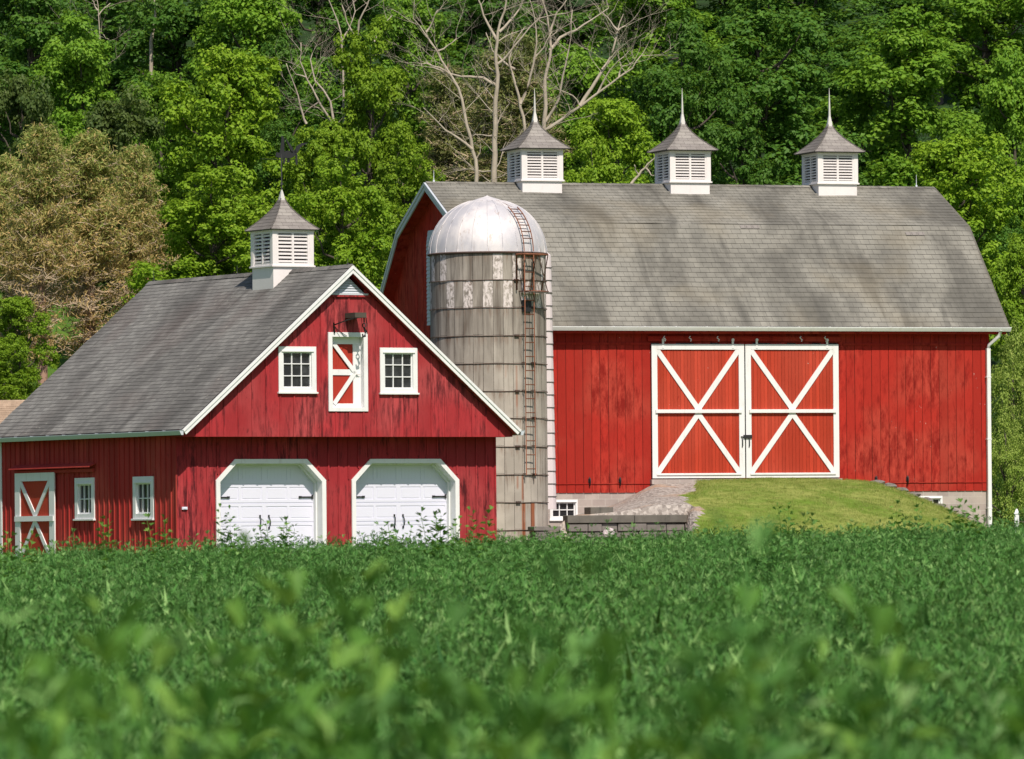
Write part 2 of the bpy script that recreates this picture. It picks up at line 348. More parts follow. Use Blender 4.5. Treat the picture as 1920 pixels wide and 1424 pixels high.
def build_ground():
    xs = list(np.linspace(-260, -40, 12)) + list(np.linspace(-36, 36, 73)) + list(np.linspace(40, 260, 12))
    ys = list(np.linspace(-60, 0, 7)) + list(np.linspace(3, 80, 60)) + list(np.linspace(84, 420, 130)) + [500, 600, 700]
    vs = [(x, y, gz(x, y)) for y in ys for x in xs]; nx = len(xs)
    fs = [(j * nx + i, j * nx + i + 1, (j + 1) * nx + i + 1, (j + 1) * nx + i) for j in range(len(ys) - 1) for i in range(nx - 1)]
    me = bpy.data.meshes.new('ground'); me.from_pydata(vs, [], fs)
    a = me.attributes.new('lawn', 'FLOAT', 'POINT')
    lw = []
    for x, y, z in vs:
        l = 1.0 if y < 212 else max(0.0, 1 - (y - 212) / 6)
        d = math.hypot((x + 17) / 7.5, (y - 243) / 13); l = max(l, max(0.0, min(1.0, (1.25 - d) * 4)))
        lw.append(l)
    a.data.foreach_set('value', lw)
    me.polygons.foreach_set('use_smooth', [True] * len(fs)); me.materials.append(M['ground'])
    o = bpy.data.objects.new('ground', me); col.objects.link(o); o['kind'] = 'structure'
build_ground()

# ------------------------------------------------------------------ building kit
def wall_boards(mb, P, u0, u1, bot, top, holes=(), bw=0.3, gap=0.006, th=0.025, breaks=(), d0=0.0, jit=0.004):
    """vertical boards from u0 to u1; P(u, z, d) -> point (d outward). holes: (ua, ub, zlo(u), zhi(u))"""
    n = max(1, round((u1 - u0) / bw)); bnd = [u0 + (u1 - u0) * i / n for i in range(n + 1)]
    ext = sorted(set([b for b in breaks if u0 < b < u1] + [h for H in holes for h in H[:2] if u0 < h < u1]))
    for i in range(n):
        a, b = bnd[i], bnd[i + 1]; rnd = rng.random(); dd = d0 + rng.uniform(-jit, jit)
        cuts = [a + gap / 2] + [e for e in ext if a + .02 < e < b - .02] + [b - gap / 2]
        for c, d in zip(cuts, cuts[1:]):
            mid = (c + d) / 2
            segs = [(bot, top)]
            for H in holes:
                if H[0] <= mid <= H[1]:
                    new = []
                    for lo, hi in segs:
                        new += [(lo, (lambda a, b: (lambda q: min(a(q), b(q))))(H[2], hi)), ((lambda a, b: (lambda q: max(a(q), b(q))))(H[3], lo), hi)]
                    segs = new
            for lo, hi in segs:
                if hi(mid) - lo(mid) < 0.02: continue
                q = [P(c, lo(c), dd), P(d, lo(d), dd), P(d, lo(d), dd - th), P(c, lo(c), dd - th), P(c, max(hi(c), lo(c) + .002), dd), P(d, max(hi(d), lo(d) + .002), dd), P(d, max(hi(d), lo(d) + .002), dd - th), P(c, max(hi(c), lo(c) + .002), dd - th)]
                mb.hexa(q, rnd)
def battens(mb, P, us, bot, top, holes=(), w=0.05, th=0.02):
    for u in us:
        segs = [(bot(u), top(u))]
        for H in holes:
            if H[0] - w / 2 <= u <= H[1] + w / 2:
                uu = min(max(u, H[0] + 1e-3), H[1] - 1e-3); new = []
                for lo, hi in segs: new += [(lo, min(hi, H[2](uu))), (max(lo, H[3](uu)), hi)]
                segs = new
        r = rng.random()
        for lo, hi in segs:
            if hi - lo < 0.03: continue
            mb.hexa([P(u - w / 2, lo, th), P(u + w / 2, lo, th), P(u + w / 2, lo, -0.002), P(u - w / 2, lo, -0.002), P(u - w / 2, hi, th), P(u + w / 2, hi, th), P(u + w / 2, hi, -0.002), P(u - w / 2, hi, -0.002)], r)
K = lambda c: (lambda u: c)
def roof_slope(mb, A, B, C, D, exp, thick=0.014, v_off=0.0, seg=1.2, wob=0.006):
    """shingle courses on the quad A(eave start) B(eave end) C(ridge end) D(ridge start)"""
    A, B, C, D = map(Vector, (A, B, C, D)); nrm = (B - A).cross(D - A).normalized()
    if nrm.z < 0: nrm = -nrm
    L = (D - A).length; n = max(1, round(L / exp)); W = (B - A).length; m = max(1, round(W / seg))
    def pt(s, t, h):
        p = (A.lerp(B, s)).lerp(D.lerp(C, s), t)
        wv = wob * noise.noise(Vector((s * W * .8, t * L * 1.4, v_off))) * 3
        return p + nrm * (h + wv)
    for j in range(n):
        t0, t1 = j / n, (j + 1) / n; t1b = min(1.0, t1 + 0.15 / n)
        for i in range(m):
            s0, s1 = i / m, (i + 1) / m; r = rng.random()
            a, b, c, d = pt(s0, t0, thick), pt(s1, t0, thick), pt(s1, t1b, 0.002), pt(s0, t1b, 0.002)
            uu = [(s0 * W, v_off + t0 * L), (s1 * W, v_off + t0 * L), (s1 * W, v_off + t1 * L - .001), (s0 * W, v_off + t1 * L - .001)]
            mb.face([a, b, c, d], r, uu)
            e, f = pt(s0, t0, -0.002), pt(s1, t0, -0.002)
            mb.face([e, f, b, a], r, [uu[0], uu[1], uu[1], uu[0]])
def slab(mb, A, B, C, D, t0, t1):
    """solid deck under the shingles from t0 to t1 along the normal"""
    A, B, C, D = map(Vector, (A, B, C, D)); nrm = (B - A).cross(D - A).normalized()
    if nrm.z < 0: nrm = -nrm
    mb.hexa([p + nrm * t0 for p in (A, B, C, D)] + [p + nrm * t1 for p in (A, B, C, D)])
def ridge_cap(mb, A, B, w, drop, thick=0.02):
    A = Vector(A); B = Vector(B); d = (B - A).normalized(); s = d.cross(Vector((0, 0, 1))).normalized(); n = max(1, int((B - A).length / 0.3))
    for i in range(n):
        p = A.lerp(B, i / n); q = A.lerp(B, (i + 1.1) / n); r = rng.random(); e = Vector((0, 0, thick)); uv = [(i * .3, 0), (i * .3 + .28, 0), (i * .3 + .28, .1), (i * .3, .1)]
        for sg in (-1, 1):
            o = s * sg * w - Vector((0, 0, drop))
            mb.face([p + e, q + e * .6, q + o + e * .6, p + o + e], r, uv)
            mb.face([p + o + e, p + o, p - e, p + e], r, uv)

def window(parent, P, u0, u1, z0, z1, nx, nz, dz, casing=0.12, inset=0.04, bottom=None, label=None):
    """cased window: part 'window' with children sill, muntins, pane.  P(u,z,d)"""
    def bx(mb, a, b, c, d, e, f):
        mb.hexa([P(a, c, f), P(b, c, f), P(b, c, e), P(a, c, e), P(a, d, f), P(b, d, f), P(b, d, e), P(a, d, e)])
    k = casing; fr = MB()
    bx(fr, u0, u0 + k, z0, z1, -.10, .035); bx(fr, u1 - k, u1, z0, z1, -.10, .035)
    bx(fr, u0 + k, u1 - k, z1 - k, z1, -.10, .033); bx(fr, u0 + k, u1 - k, z0, z0 + k * .8, -.10, .033)
    bx(fr, u0 + k * .6, u1 - k * .6, z1 - k * 1.02, z1 - k * .72, .033, .062)
    f = fr.build('window', M['white'], parent, dz, 0.003, label)
    s = MB(); bx(s, u0 - .03, u1 + .03, z0 - .045, z0, -.02, .08); s.build('sill', M['white'], f, dz, .004)
    g = MB(); a, b, c, d = u0 + k, u1 - k, z0 + k * .8, z1 - k
    bx(g, a, b, c, d, -.09, -.06); g.build('pane', M['glass'], f, dz)
    m = MB(); w = .026
    bx(m, a, a + .035, c, d, -.06, -.015); bx(m, b - .035, b, c, d, -.06, -.015); bx(m, a + .035, b - .035, d - .035, d, -.06, -.015); bx(m, a + .035, b - .035, c, c + .035, -.06, -.015)
    for i in range(1, nx):
        u = a + (b - a) * i / nx; bx(m, u - w / 2, u + w / 2, c + .035, d - .035, -.06, -.022)
    for i in range(1, nz):
        z = c + (d - c) * i / nz; bx(m, a + .035, b - .035, z - w / 2, z + w / 2, -.06, -.020)
    m.build('muntins', M['white'], f, dz)
    return f
def gutter(name, parent, a, b, dz, mat, h=0.12, w=0.11, side=(0, -1, 0)):
    mb = MB(); a = Vector(a); b = Vector(b); sd = Vector(side)
    prof = [(0, 0), (0, -h), (w * .55, -h), (w * .8, -h * .55), (w, -h * .15), (w, 0), (w - .012, 0), (w - .012, -h * .1)]
    n = 10
    for i in range(n):
        p, q = a.lerp(b, i / n), a.lerp(b, (i + 1) / n)
        for (s0, z0), (s1, z1) in zip(prof, prof[1:]):
            mb.face([p + sd * s0 + Vector((0, 0, z0)), q + sd * s0 + Vector((0, 0, z0)), q + sd * s1 + Vector((0, 0, z1)), p + sd * s1 + Vector((0, 0, z1))])
    for p in (a, b):
        mb.face([p + sd * s0 + Vector((0, 0, z0)) for s0, z0 in prof[:6]])
    n = max(2, int((b - a).length / 0.9))
    for i in range(n + 1):       # hanger straps
        p = a.lerp(b, i / n)
        mb.beam(p + Vector((0, 0, .005)), p + sd * w + Vector((0, 0, .005)), .025, .008)
    return mb.build(name, mat, parent, dz)

def cupola(parent, cx, cy, hw, zb, zs, zt, rh, rz, tip, dz, label, slats=8, apex_w=0.055, cone=0.28):
    """square louvred roof cupola: base box, four louvre panels, concave shingled roof, metal finial"""
    b = MB(); b.box(cx - hw + .03, cx + hw - .03, cy - hw + .03, cy + hw - .03, zb, zs)
    b.box(cx - hw - .03, cx + hw + .03, cy - hw - .03, cy + hw + .03, zs, zs + .045)
    for sx in (-1, 1):
        for sy in (-1, 1):
            x, y = cx + sx * (hw - .065), cy + sy * (hw - .065); b.box(x - .065, x + .065, y - .065, y + .065, zs + .045, zt)
    b.box(cx - hw - .02, cx + hw + .02, cy - hw - .02, cy + hw + .02, zt - .03, zt + .0)
    base = b.build('cupola', M['cupola_white'], parent, dz, .004, label)
    core = MB(); core.box(cx - hw + .16, cx + hw - .16, cy - hw + .16, cy + hw - .16, zs + .05, zt - .04); core.build('inner_box', M['dark'], base, dz)
    for k in range(4):
        a = k * math.pi / 2; ca, sa = math.cos(a), math.sin(a)
        def T(u, d, z): # u along face, d outward
            x, y = u, -(hw + d); return (cx + x * ca - y * sa, cy + x * sa + y * ca, z)
        m = MB()
        def bx(u0, u1, d0, d1, z0, z1):
            m.hexa([T(u0, d1, z0), T(u1, d1, z0), T(u1, d0, z0), T(u0, d0, z0), T(u0, d1, z1), T(u1, d1, z1), T(u1, d0, z1), T(u0, d0, z1)])
        e = hw - .13; z0, z1 = zs + .047, zt - .032
        bx(-e, -e + .05, -.10, -.012, z0, z1); bx(e - .05, e, -.10, -.012, z0, z1); bx(-.03, .03, -.10, -.014, z0, z1)
        bx(-e + .05, -.03, -.10, -.016, z0, z0 + .06); bx(.03, e - .05, -.10, -.016, z0, z0 + .06); bx(-e + .05, -.03, -.10, -.016, z1 - .06, z1); bx(.03, e - .05, -.10, -.016, z1 - .06, z1)
        za, zb2 = z0 + .06, z1 - .06; st = (zb2 - za) / slats
        for (ua, ub) in ((-e + .05, -.03), (.03, e - .05)):
            for i in range(slats):
                zc = za + st * (i + .5); t = .012
                # a blade that slopes down and outward
                m.hexa([T(ua, -.025, zc - st * .33), T(ub, -.025, zc - st * .33), T(ub, -.095, zc + st * .25), T(ua, -.095, zc + st * .25),
                        T(ua, -.025, zc - st * .33 + t + st * .28), T(ub, -.025, zc - st * .33 + t + st * .28), T(ub, -.095, zc + st * .25 + t), T(ua, -.095, zc + st * .25 + t)], rng.random())
        m.build('louvre_panel', M['cupola_white'], base, dz)
    r = MB(); n = 9; H = rz - zt
    def w(t): return apex_w + (rh - apex_w) * ((1 - t) ** 1.6 * .8 + (1 - t) * .2)
    acc = 0
    for i in range(n):
        t0, t1 = i / n, (i + 1) / n; w0, w1 = w(t0), w(t1); zz0, zz1 = zt + .02 + H * t0, zt + .02 + H * t1
        L = math.hypot(w0 - w1, zz1 - zz0)
        for k in range(4):
            a = k * math.pi / 2; ca, sa = math.cos(a), math.sin(a)
            T = lambda x, y, z: (cx + x * ca - y * sa, cy + x * sa + y * ca, z)
            x0, x1 = w0 + .012, w1 + .002
            r.face([T(-x0, -x0, zz0), T(x0, -x0, zz0), T(x1, -x1, zz1), T(-x1, -x1, zz1)], rng.random(), [(k * 5 - x0, i * .13 + .005), (k * 5 + x0, i * .13 + .005), (k * 5 + x1, i * .13 + .125), (k * 5 - x1, i * .13 + .125)])
            r.face([T(-w0, -w0, zz0 - .004), T(w0, -w0, zz0 - .004), T(x0, -x0, zz0), T(-x0, -x0, zz0)], .2, [(0, 0), (.1, 0), (.1, .01), (0, .01)])
            # hip cap strip
            r.tube([T(-x0, -x0, zz0 + .006), T(-x1, -x1, zz1 + .006)], .018, 4, .4, False)
    rh2 = rh - .004
    r.box(cx - rh2, cx + rh2, cy - rh2, cy + rh2, zt + .001, zt + .02)
    r.build('cupola_roof', M['cupola_roof'], base, dz)
    f = MB(); z0 = rz - .02
    rings = [(z0, apex_w + .02), (z0 + cone, .028 if tip - rz > .5 else .012)] + ([(z0 + cone + (tip - z0 - cone) * .5, .018)] if tip - rz > .5 else []) + [(tip, .004)]
    for (za, wa), (zb2, wb) in zip(rings, rings[1:]):
        for k in range(4):
            a = k * math.pi / 2; ca, sa = math.cos(a), math.sin(a); T = lambda x, y, z: (cx + x * ca - y * sa, cy + x * sa + y * ca, z)
            f.face([T(-wa, -wa, za), T(wa, -wa, za), T(wb, -wb, zb2), T(-wb, -wb, zb2)])
    f.build('finial', M['finial'], base, dz)
    return base

# ------------------------------------------------------------------ the small barn used as a garage
GB = 1.05                                            # ground height at its foot
garage = empty('garage_barn', (-4.093, 170.7, GB), 0.529)
tag(garage, 'small crimson barn with two white garage doors, a louvred cupola and a dark gable roof', 'barn')
GA = 8.80; GE = 4.51; GW = 5.04; GL = 11.56           # apex, eave, half width and length of its roof edges
def gtop(u): return GE + (GA - GE) * (1 - abs(u) / GW)
dk = 0.16
Pg = lambda u, z, d: (u, 0.22 - d, z)                 # gable wall plane, overhanging
Pl = lambda u, z, d: (u, 0.85 - d, z)                 # lower front wall
SW = 4.76
Ps = lambda v, z, d: (-SW - d, v, z)                  # left side wall
# gable wall
hg = [(-2.08, -1.01, K(5.50), K(6.65)), (-0.61, 0.52, K(5.0), K(7.03)), (0.93, 2.01, K(5.49), K(6.64)), (-.46, .46, K(8.05), K(9))]
mb = MB(); wall_boards(mb, Pg, -4.92, 4.92, K(4.33), lambda u: gtop(u) - dk - .05, hg, bw=0.41, gap=0.008, breaks=(0,))
mb.build('gable_wall', M['red_garage'], garage, GB)
mb = MB(); battens(mb, Pg, [-4.92 + .41 * i for i in range(1, 24)], K(4.33), lambda u: gtop(u) - dk - .07, hg, w=.045, th=.018)
mb.build('battens', M['red_garage'], garage, GB)
mb = MB(); mb.box(-4.92, 4.92, .25, .90, 4.33, 4.36); mb.build('soffit', M['red_garage_low'], garage, GB)
# gable louvre: triangle of clapboards with a white frame
mb = MB()
for i in range(6):
    z0 = 8.07 + i * .065; hw_ = (8.48 - z0) * 1.12; hw2 = (8.48 - z0 - .06) * 1.12
    if hw2 <= 0: break
    mb.hexa([(-hw_, .19, z0), (hw_, .19, z0), (hw_, .24, z0), (-hw_, .24, z0), (-hw2, .222, z0 + .06), (hw2, .222, z0 + .06), (hw2, .24, z0 + .06), (-hw2, .24, z0 + .06)])
mb.beam((-.56, .185, 8.045), (.56, .185, 8.045), .05, .04)
mb.build('gable_vent', M['gutter'], garage, GB)
mb = MB(); mb.box(-.62, .62, .165, .20, 7.975, 8.02); mb.build('vent_drip_board', M['red_garage'], garage, GB)
# lower front wall with octagonal door openings
def oct_hi(c):
    def f(u):
        d = abs(u - c)
        return 3.76 if d <= 1.06 else 3.76 - (d - 1.06) * 0.98
    return f
DC = (-2.01, 2.0)
hl = [(c - 1.62, c + 1.62, K(0), oct_hi(c)) for c in DC]
brk = [c + s * 1.06 for c in DC for s in (-1, 1)]
mb = MB(); wall_boards(mb, Pl, -SW, SW, K(GB - .3), K(4.34), hl, bw=0.3, gap=0.006, breaks=brk); mb.build('front_wall', M['red_garage_low'], garage, GB)
mb = MB(); battens(mb, Pl, [-SW + .02] + [-SW + .2975 * i for i in range(1, 32)] + [SW - .02], K(GB - .3), K(4.33), [(h[0] - .1, h[1] + .1, h[2], (lambda c: (lambda u: oct_hi(c)(u) + .1))(c)) for h, c in zip(hl, DC)], w=.045); mb.build('battens', M['red_garage_low'], garage, GB)
for c, side in zip(DC, ('left', 'right')):
    o8 = [(c - 1.62, GB - .2), (c - 1.62, 3.21), (c - 1.06, 3.76), (c + 1.06, 3.76), (c + 1.62, 3.21), (c + 1.62, GB - .2)]
    o7 = [(c - 1.50, GB - .2), (c - 1.50, 3.17), (c - 1.02, 3.645), (c + 1.02, 3.645), (c + 1.50, 3.17), (c + 1.50, GB - .2)]
    dl = MB()                                          # the door slab: five sections of pressed panels
    dy = 1.24
    zz = [GB, 1.62, 2.12, 2.62, 3.12, 3.64]
    dl.box(c - 1.56, c + 1.56, dy, dy + .05, GB, 3.72)
    for k in range(5):
        a, b = zz[k] + .012, zz[k + 1] - .012
        # frame of each section stands proud round two long beaded panels
        dl.box(c - 1.50, c + 1.50, dy - .012, dy, a, a + .075); dl.box(c - 1.50, c + 1.50, dy - .012, dy, b - .075, b)
        for (x0, x1) in ((-1.5, -1.42), (-.75, -.68), (-.06, .06), (.68, .75), (1.42, 1.5)): dl.box(c + x0, c + x1, dy - .0125, dy, a + .075, b - .075)
        for (x0, x1) in ((-1.36, -.80), (-.63, -.11), (.11, .63), (.80, 1.36)):
            dl.box(c + x0, c + x1, dy - .007, dy, a + .11, b - .11)
            if k == 4:
                for j in range(1, 5): dl.box(c + x0 + (x1 - x0) * j / 5 - .006, c + x0 + (x1 - x0) * j / 5 + .006, dy - .0095, dy, a + .11, b - .11)
    door = dl.build('garage_door', M['white_door'], garage, GB, 0, side + ' white sectional garage door with black strap hinges')
    fr = MB()
    for (p, q, a, b) in zip(o8, o8[1:], o7, o7[1:]):   # casing on the wall and a stepped jamb that runs back to the door
        f0, f1, back = .85 - .04, .85 + .0, 1.235
        fr.hexa([(p[0], f1, p[1]), (q[0], f1, q[1]), (b[0], f1, b[1]), (a[0], f1, a[1]), (p[0], f0, p[1]), (q[0], f0, q[1]), (b[0], f0, b[1]), (a[0], f0, a[1])])
        a2 = (a[0] + (c - a[0]) * .0, a[1]); s = .012
        fr.face([(a[0], f1, a[1]), (b[0], f1, b[1]), (b[0], back, b[1]), (a[0], back, a[1])])
        # inner stop
        def shrink(t, m): return (c + (t[0] - c) * (1 - m / 1.5), t[1] - m if t[1] > 3 else t[1])
        a3, b3 = shrink(a, .04), shrink(b, .04)
        fr.hexa([(a[0], back, a[1]), (b[0], back, b[1]), (b3[0], back, b3[1]), (a3[0], back, a3[1]), (a[0], 1.10, a[1]), (b[0], 1.10, b[1]), (b3[0], 1.10, b3[1]), (a3[0], 1.10, a3[1])])
        fr.face([(p[0], f1, p[1]), (q[0], f1, q[1]), (q[0], 1.3, q[1]), (p[0], 1.3, p[1])])
    fr.build('door_casing', M['white'], door, GB)
    for sgn in (-1, 1):
        h = MB(); h.box(*sorted((c + sgn * 1.44, c + sgn * 1.08)), dy - .04, dy - .0228, 2.755, 2.79); h.box(*sorted((c + sgn * 1.10, c + sgn * 1.02)), dy - .04, dy - .0228, 2.745, 2.80); h.box(*sorted((c + sgn * 1.40, c + sgn * 1.44)), dy - .045, dy - .0228, 2.72, 2.83); h.build('strap_hinge', M['black_iron'], door, GB)
        h = MB(); x = c + sgn * .13; h.tube([(x, dy - .03, 1.98), (x + .01 * sgn, dy - .08, 2.03), (x + .015 * sgn, dy - .09, 2.12), (x, dy - .08, 2.21), (x, dy - .03, 2.27)], [.014, .013, .016, .013, .014], 6); h.box(x - .022, x + .022, dy - .034, dy - .0228, 1.94, 2.0); h.box(x - .022, x + .022, dy - .034, dy - .0228, 2.25, 2.31); h.build('handle', M['black_iron'], door, GB)
# side and rear walls
hs = [(5.56, 6.66, K(2.27), K(3.34)), (2.14, 3.27, K(2.25), K(3.33))]
mb = MB(); wall_boards(mb, Ps, 0.86, 11.2, K(GB - .3), K(4.47), hs, bw=0.3); mb.build('side_wall', M['red_garage_side'], garage, GB)
mb = MB(); battens(mb, Ps, [.865] + [.86 + .2954 * i for i in range(1, 35)], K(GB - .3), K(4.44), [(h[0] - .02, h[1] + .02, h[2], h[3]) for h in hs] + [(7.6, 10.25, K(GB - .3), K(3.62))], w=.05, th=.028); mb.build('battens', M['red_garage_side'], garage, GB)
mb = MB(); mb.box(SW - .02, SW, .9, 11.2, GB - .3, 4.47); mb.box(-SW + .03, SW - .02, 11.17, 11.2, GB - .3, 4.47)
mb.hexa([(-SW, 11.17, 4.47), (SW, 11.17, 4.47), (SW, 11.2, 4.47), (-SW, 11.2, 4.47), (-.02, 11.17, 8.5), (.02, 11.17, 8.5), (.02, 11.2, 8.5), (-.02, 11.2, 8.5)])
mb.build('rear_walls', M['red_garage_side'], garage, GB)
mb = MB(); mb.box(-SW - .01, -SW + .0, 11.2, 11.26, GB - .3, 4.40); mb.box(-SW - .035, -SW - .01, 11.12, 11.26, GB - .3, 4.40); mb.build('corner_board', M['white'], garage, GB)
# roof
rf = MB(); roof_slope(rf, (-GW, GL, GE), (-GW, 0, GE), (0, 0, GA), (0, GL, GA), .15, .012)
roof_slope(rf, (GW, 0, GE), (GW, GL, GE), (0, GL, GA), (0, 0, GA), .15, .012, v_off=9)
ridge_cap(rf, (0, 0, GA + .012), (0, GL, GA + .012), .13, .11)
roof = rf.build('roof', M['garage_roof'], garage, GB)
dk_ = MB(); slab(dk_, (-GW, GL - .005, GE), (-GW, .005, GE), (-.0, .005, GA), (-.0, GL - .005, GA), -.14, -.035); slab(dk_, (GW, .005, GE), (GW, GL - .005, GE), (.0, GL - .005, GA), (.0, .005, GA), -.14, -.035)
dk_.build('roof_deck', M['red_garage'], roof, GB)
for s, nm in ((-1, 'left'), (1, 'right')):
    rb = MB(); sl = math.hypot(GW, GA - GE); nx, nz = (GA - GE) / sl * s, GW / sl
    for (y0, y1, a, b) in ((-.035, 0.0, -.165, -.012), (-.06, -.0351, -.075, -.010)):
        E0 = (s * (GW + .0), GE); A0 = (0, GA)
        p = [(E0[0] + nx * a, E0[1] + nz * a), (0, GA + a / nz), (0, GA + b / nz), (E0[0] + nx * b, E0[1] + nz * b)]
        rb.hexa([(p[0][0], y0, p[0][1]), (p[1][0], y0, p[1][1]), (p[1][0], y1, p[1][1]), (p[0][0], y1, p[0][1]), (p[3][0], y0, p[3][1]), (p[2][0], y0, p[2][1]), (p[2][0], y1, p[2][1]), (p[3][0], y1, p[3][1])])
    rb.build('rake_board', M['white'], roof, GB)
    ob = gutter('gutter', roof, (s * (GW - .02), -.05, GE - .02), (s * (GW - .02), GL, GE - .02), GB, M['gutter'], side=(s, 0, 0))
cupola(garage, 0, 3.84, .62, 8.20, 8.88, 9.86, .72, 10.70, 10.98, GB, 'tall louvred cupola carrying a dark weather vane')
# wildlife weather vane: a mast, a crossbar and a flying goose-like sheet metal bird
wv = MB(); x0, y0 = 0, 3.84
wv.tube([(x0, y0, 10.9), (x0, y0, 11.9)], .016, 6); wv.tube([(x0, y0, 11.08), (x0, y0, 11.14)], .035, 6)
wv.tube([(x0 - .62, y0, 11.76), (x0 + .62, y0, 11.76)], .009, 5)
vane = wv.build('weather_vane', M['black_iron'], garage, GB, 0, 'black mast carrying a flat winged beast')
wb = MB()
def plate(mb, pts, y, th=.012):
    n = len(pts); mb.face([(x0 + px, y - th, pz) for px, pz in pts]); mb.face([(x0 + px, y + th, pz) for px, pz in reversed(pts)])
    for i in range(n):
        a, b = pts[i], pts[(i + 1) % n]; mb.face([(x0 + a[0], y - th, a[1]), (x0 + a[0], y + th, a[1]), (x0 + b[0], y + th, b[1]), (x0 + b[0], y - th, b[1])])
plate(wb, [(-.17, 11.83), (.0, 11.79), (.28, 11.80), (.47, 11.90), (.42, 12.02), (.16, 11.99), (-.05, 11.93), (-.15, 11.95)], y0)      # body
plate(wb, [(-.04, 11.90), (.06, 11.88), (.10, 12.0), (.10, 12.34), (.03, 12.40), (.01, 12.15)], y0 + .03)                                  # raised front wing
plate(wb, [(.09, 12.34), (.16, 12.27), (.32, 12.08), (.34, 11.97), (.28, 11.98), (.18, 12.16)], y0 - .03)                                  # trailing wing
plate(wb, [(.38, 11.96), (.47, 11.93), (.58, 12.10), (.80, 12.22), (.62, 12.21), (.46, 12.12)], y0)                                          # tail
plate(wb, [(.06, 11.81), (.12, 11.81), (.10, 11.66), (.04, 11.66)], y0); plate(wb, [(.42, 11.92), (.48, 11.9), (.48, 11.63), (.43, 11.63)], y0); plate(wb, [(.20, 11.81), (.26, 11.81), (.25, 11.68), (.19, 11.68)], y0 + .02)
wb.build('vane_figure', M['black_iron'], vane, GB)
for (v, h) in ((6.4, .22), (11.3, .30), (.25, .14)):
    r_ = MB(); r_.tube([(0, v, GA), (0, v, GA + .04 + h)], [.012, .004], 5); r_.tube([(0, v, GA + .03), (0, v, GA + .06)], .03, 6); r_.build('lightning_rod', M['black_iron'], garage, GB)
# gable windows and loft door
window(garage, Pg, -2.10, -.99, 5.49, 6.67, 3, 3, GB, .135, label='left nine pane gable window')
window(garage, Pg, .91, 2.03, 5.48, 6.66, 3, 3, GB, .135, label='right nine pane gable window')
window(garage, Ps, 5.54, 6.68, 2.26, 3.35, 3, 2, GB, .17, label='far six pane side window')
window(garage, Ps, 2.12, 3.29, 2.24, 3.34, 3, 2, GB, .17, label='near six pane side window')
ld = MB()
def bxg(mb, a, b, c, d, y0, y1, r=.5): mb.box(a, b, y0, y1, c, d, r)
bxg(ld, -.63, -.51, 4.99, 7.05, .18, .45); bxg(ld, .42, .54, 4.99, 7.05, .18, .45); bxg(ld, -.51, .42, 6.93, 7.05, .182, .45); bxg(ld, -.51, .42, 4.99, 5.09, .182, .45)
frame = ld.build('loft_door', M['white'], garage, GB, .004, 'white framed loft door with a K brace')
pn = MB(); bxg(pn, -.51, .42, 5.09, 6.93, .40, .43); pn.build('panel', M['red_panel'], frame, GB)
st = MB()
bxg(st, -.51, -.41, 5.09, 6.93, .37, .40); bxg(st, .20, .42, 5.09, 6.93, .37, .40); bxg(st, -.41, .20, 6.75, 6.93, .371, .40); bxg(st, -.41, .20, 5.09, 5.20, .371, .40); bxg(st, -.41, .20, 5.94, 6.09, .371, .40)
def diag(mb, a, b, w, y0, y1):
    a = Vector((a[0], 0, a[1])); b = Vector((b[0], 0, b[1])); d = (b - a).normalized(); n = Vector((-d.z, 0, d.x)) * w / 2
    q = [a - n, b - n, b + n, a + n]
    mb.hexa([(p.x, y0, p.z) for p in q] + [(p.x, y1, p.z) for p in q])
diag(st, (-.38, 6.76), (.26, 6.0), .11, .345, .372); diag(st, (-.38, 5.19), (.26, 6.02), .11, .345, .372)
st.build('brace', M['white'], frame, GB)
k_ = MB(); k_.tube([(.30, .37, 5.98), (.30, .33, 5.98)], .03, 8); k_.tube([(.27, .325, 5.955), (.38, .325, 5.955)], .010, 6); k_.build('latch', M['cupola_white'], frame, GB)
hk = MB(); hk.box(-.12, .22, -.34, .20, 7.42, 7.55); hb = hk.build('hay_hoist_beam', M['bark'], garage, GB)
hk = MB()
hk.tube([(-.02, -.3, 7.42), (-.25, -.15, 7.36), (-.46, .18, 7.24)], .018, 5); hk.tube([(-.46, .19, 7.3), (-.46, .16, 7.02)], .022, 5); hk.tube([(-.46, .15, 7.18), (-.25, .05, 7.0), (-.1, .16, 6.96)], .009, 4); hk.tube([(.22, -.3, 7.44), (.31, -.2, 7.25), (.28, -.25, 7.0)], .014, 5)
hk.build('support_bracket', M['black_iron'], hb, GB)
hk = MB(); hk.tube([(.18, -.28, 7.42), (.18, -.28, 7.3)], .02, 6)
for i in range(9):
    a = i * .7; hk.tube([(.18 + .05 * math.cos(a), -.28, 7.22 + .06 * math.sin(a)), (.18 + .05 * math.cos(a + .7), -.28, 7.22 + .06 * math.sin(a + .7))], .014, 5)
hk.tube([(.18, -.28, 7.16), (.22, -.28, 7.05), (.2, -.28, 6.94), (.14, -.28, 6.92), (.13, -.28, 7.0)], [.028, .035, .035, .03, .02], 6)
hk.build('pulley_hook', M['black_iron'], hb, GB)
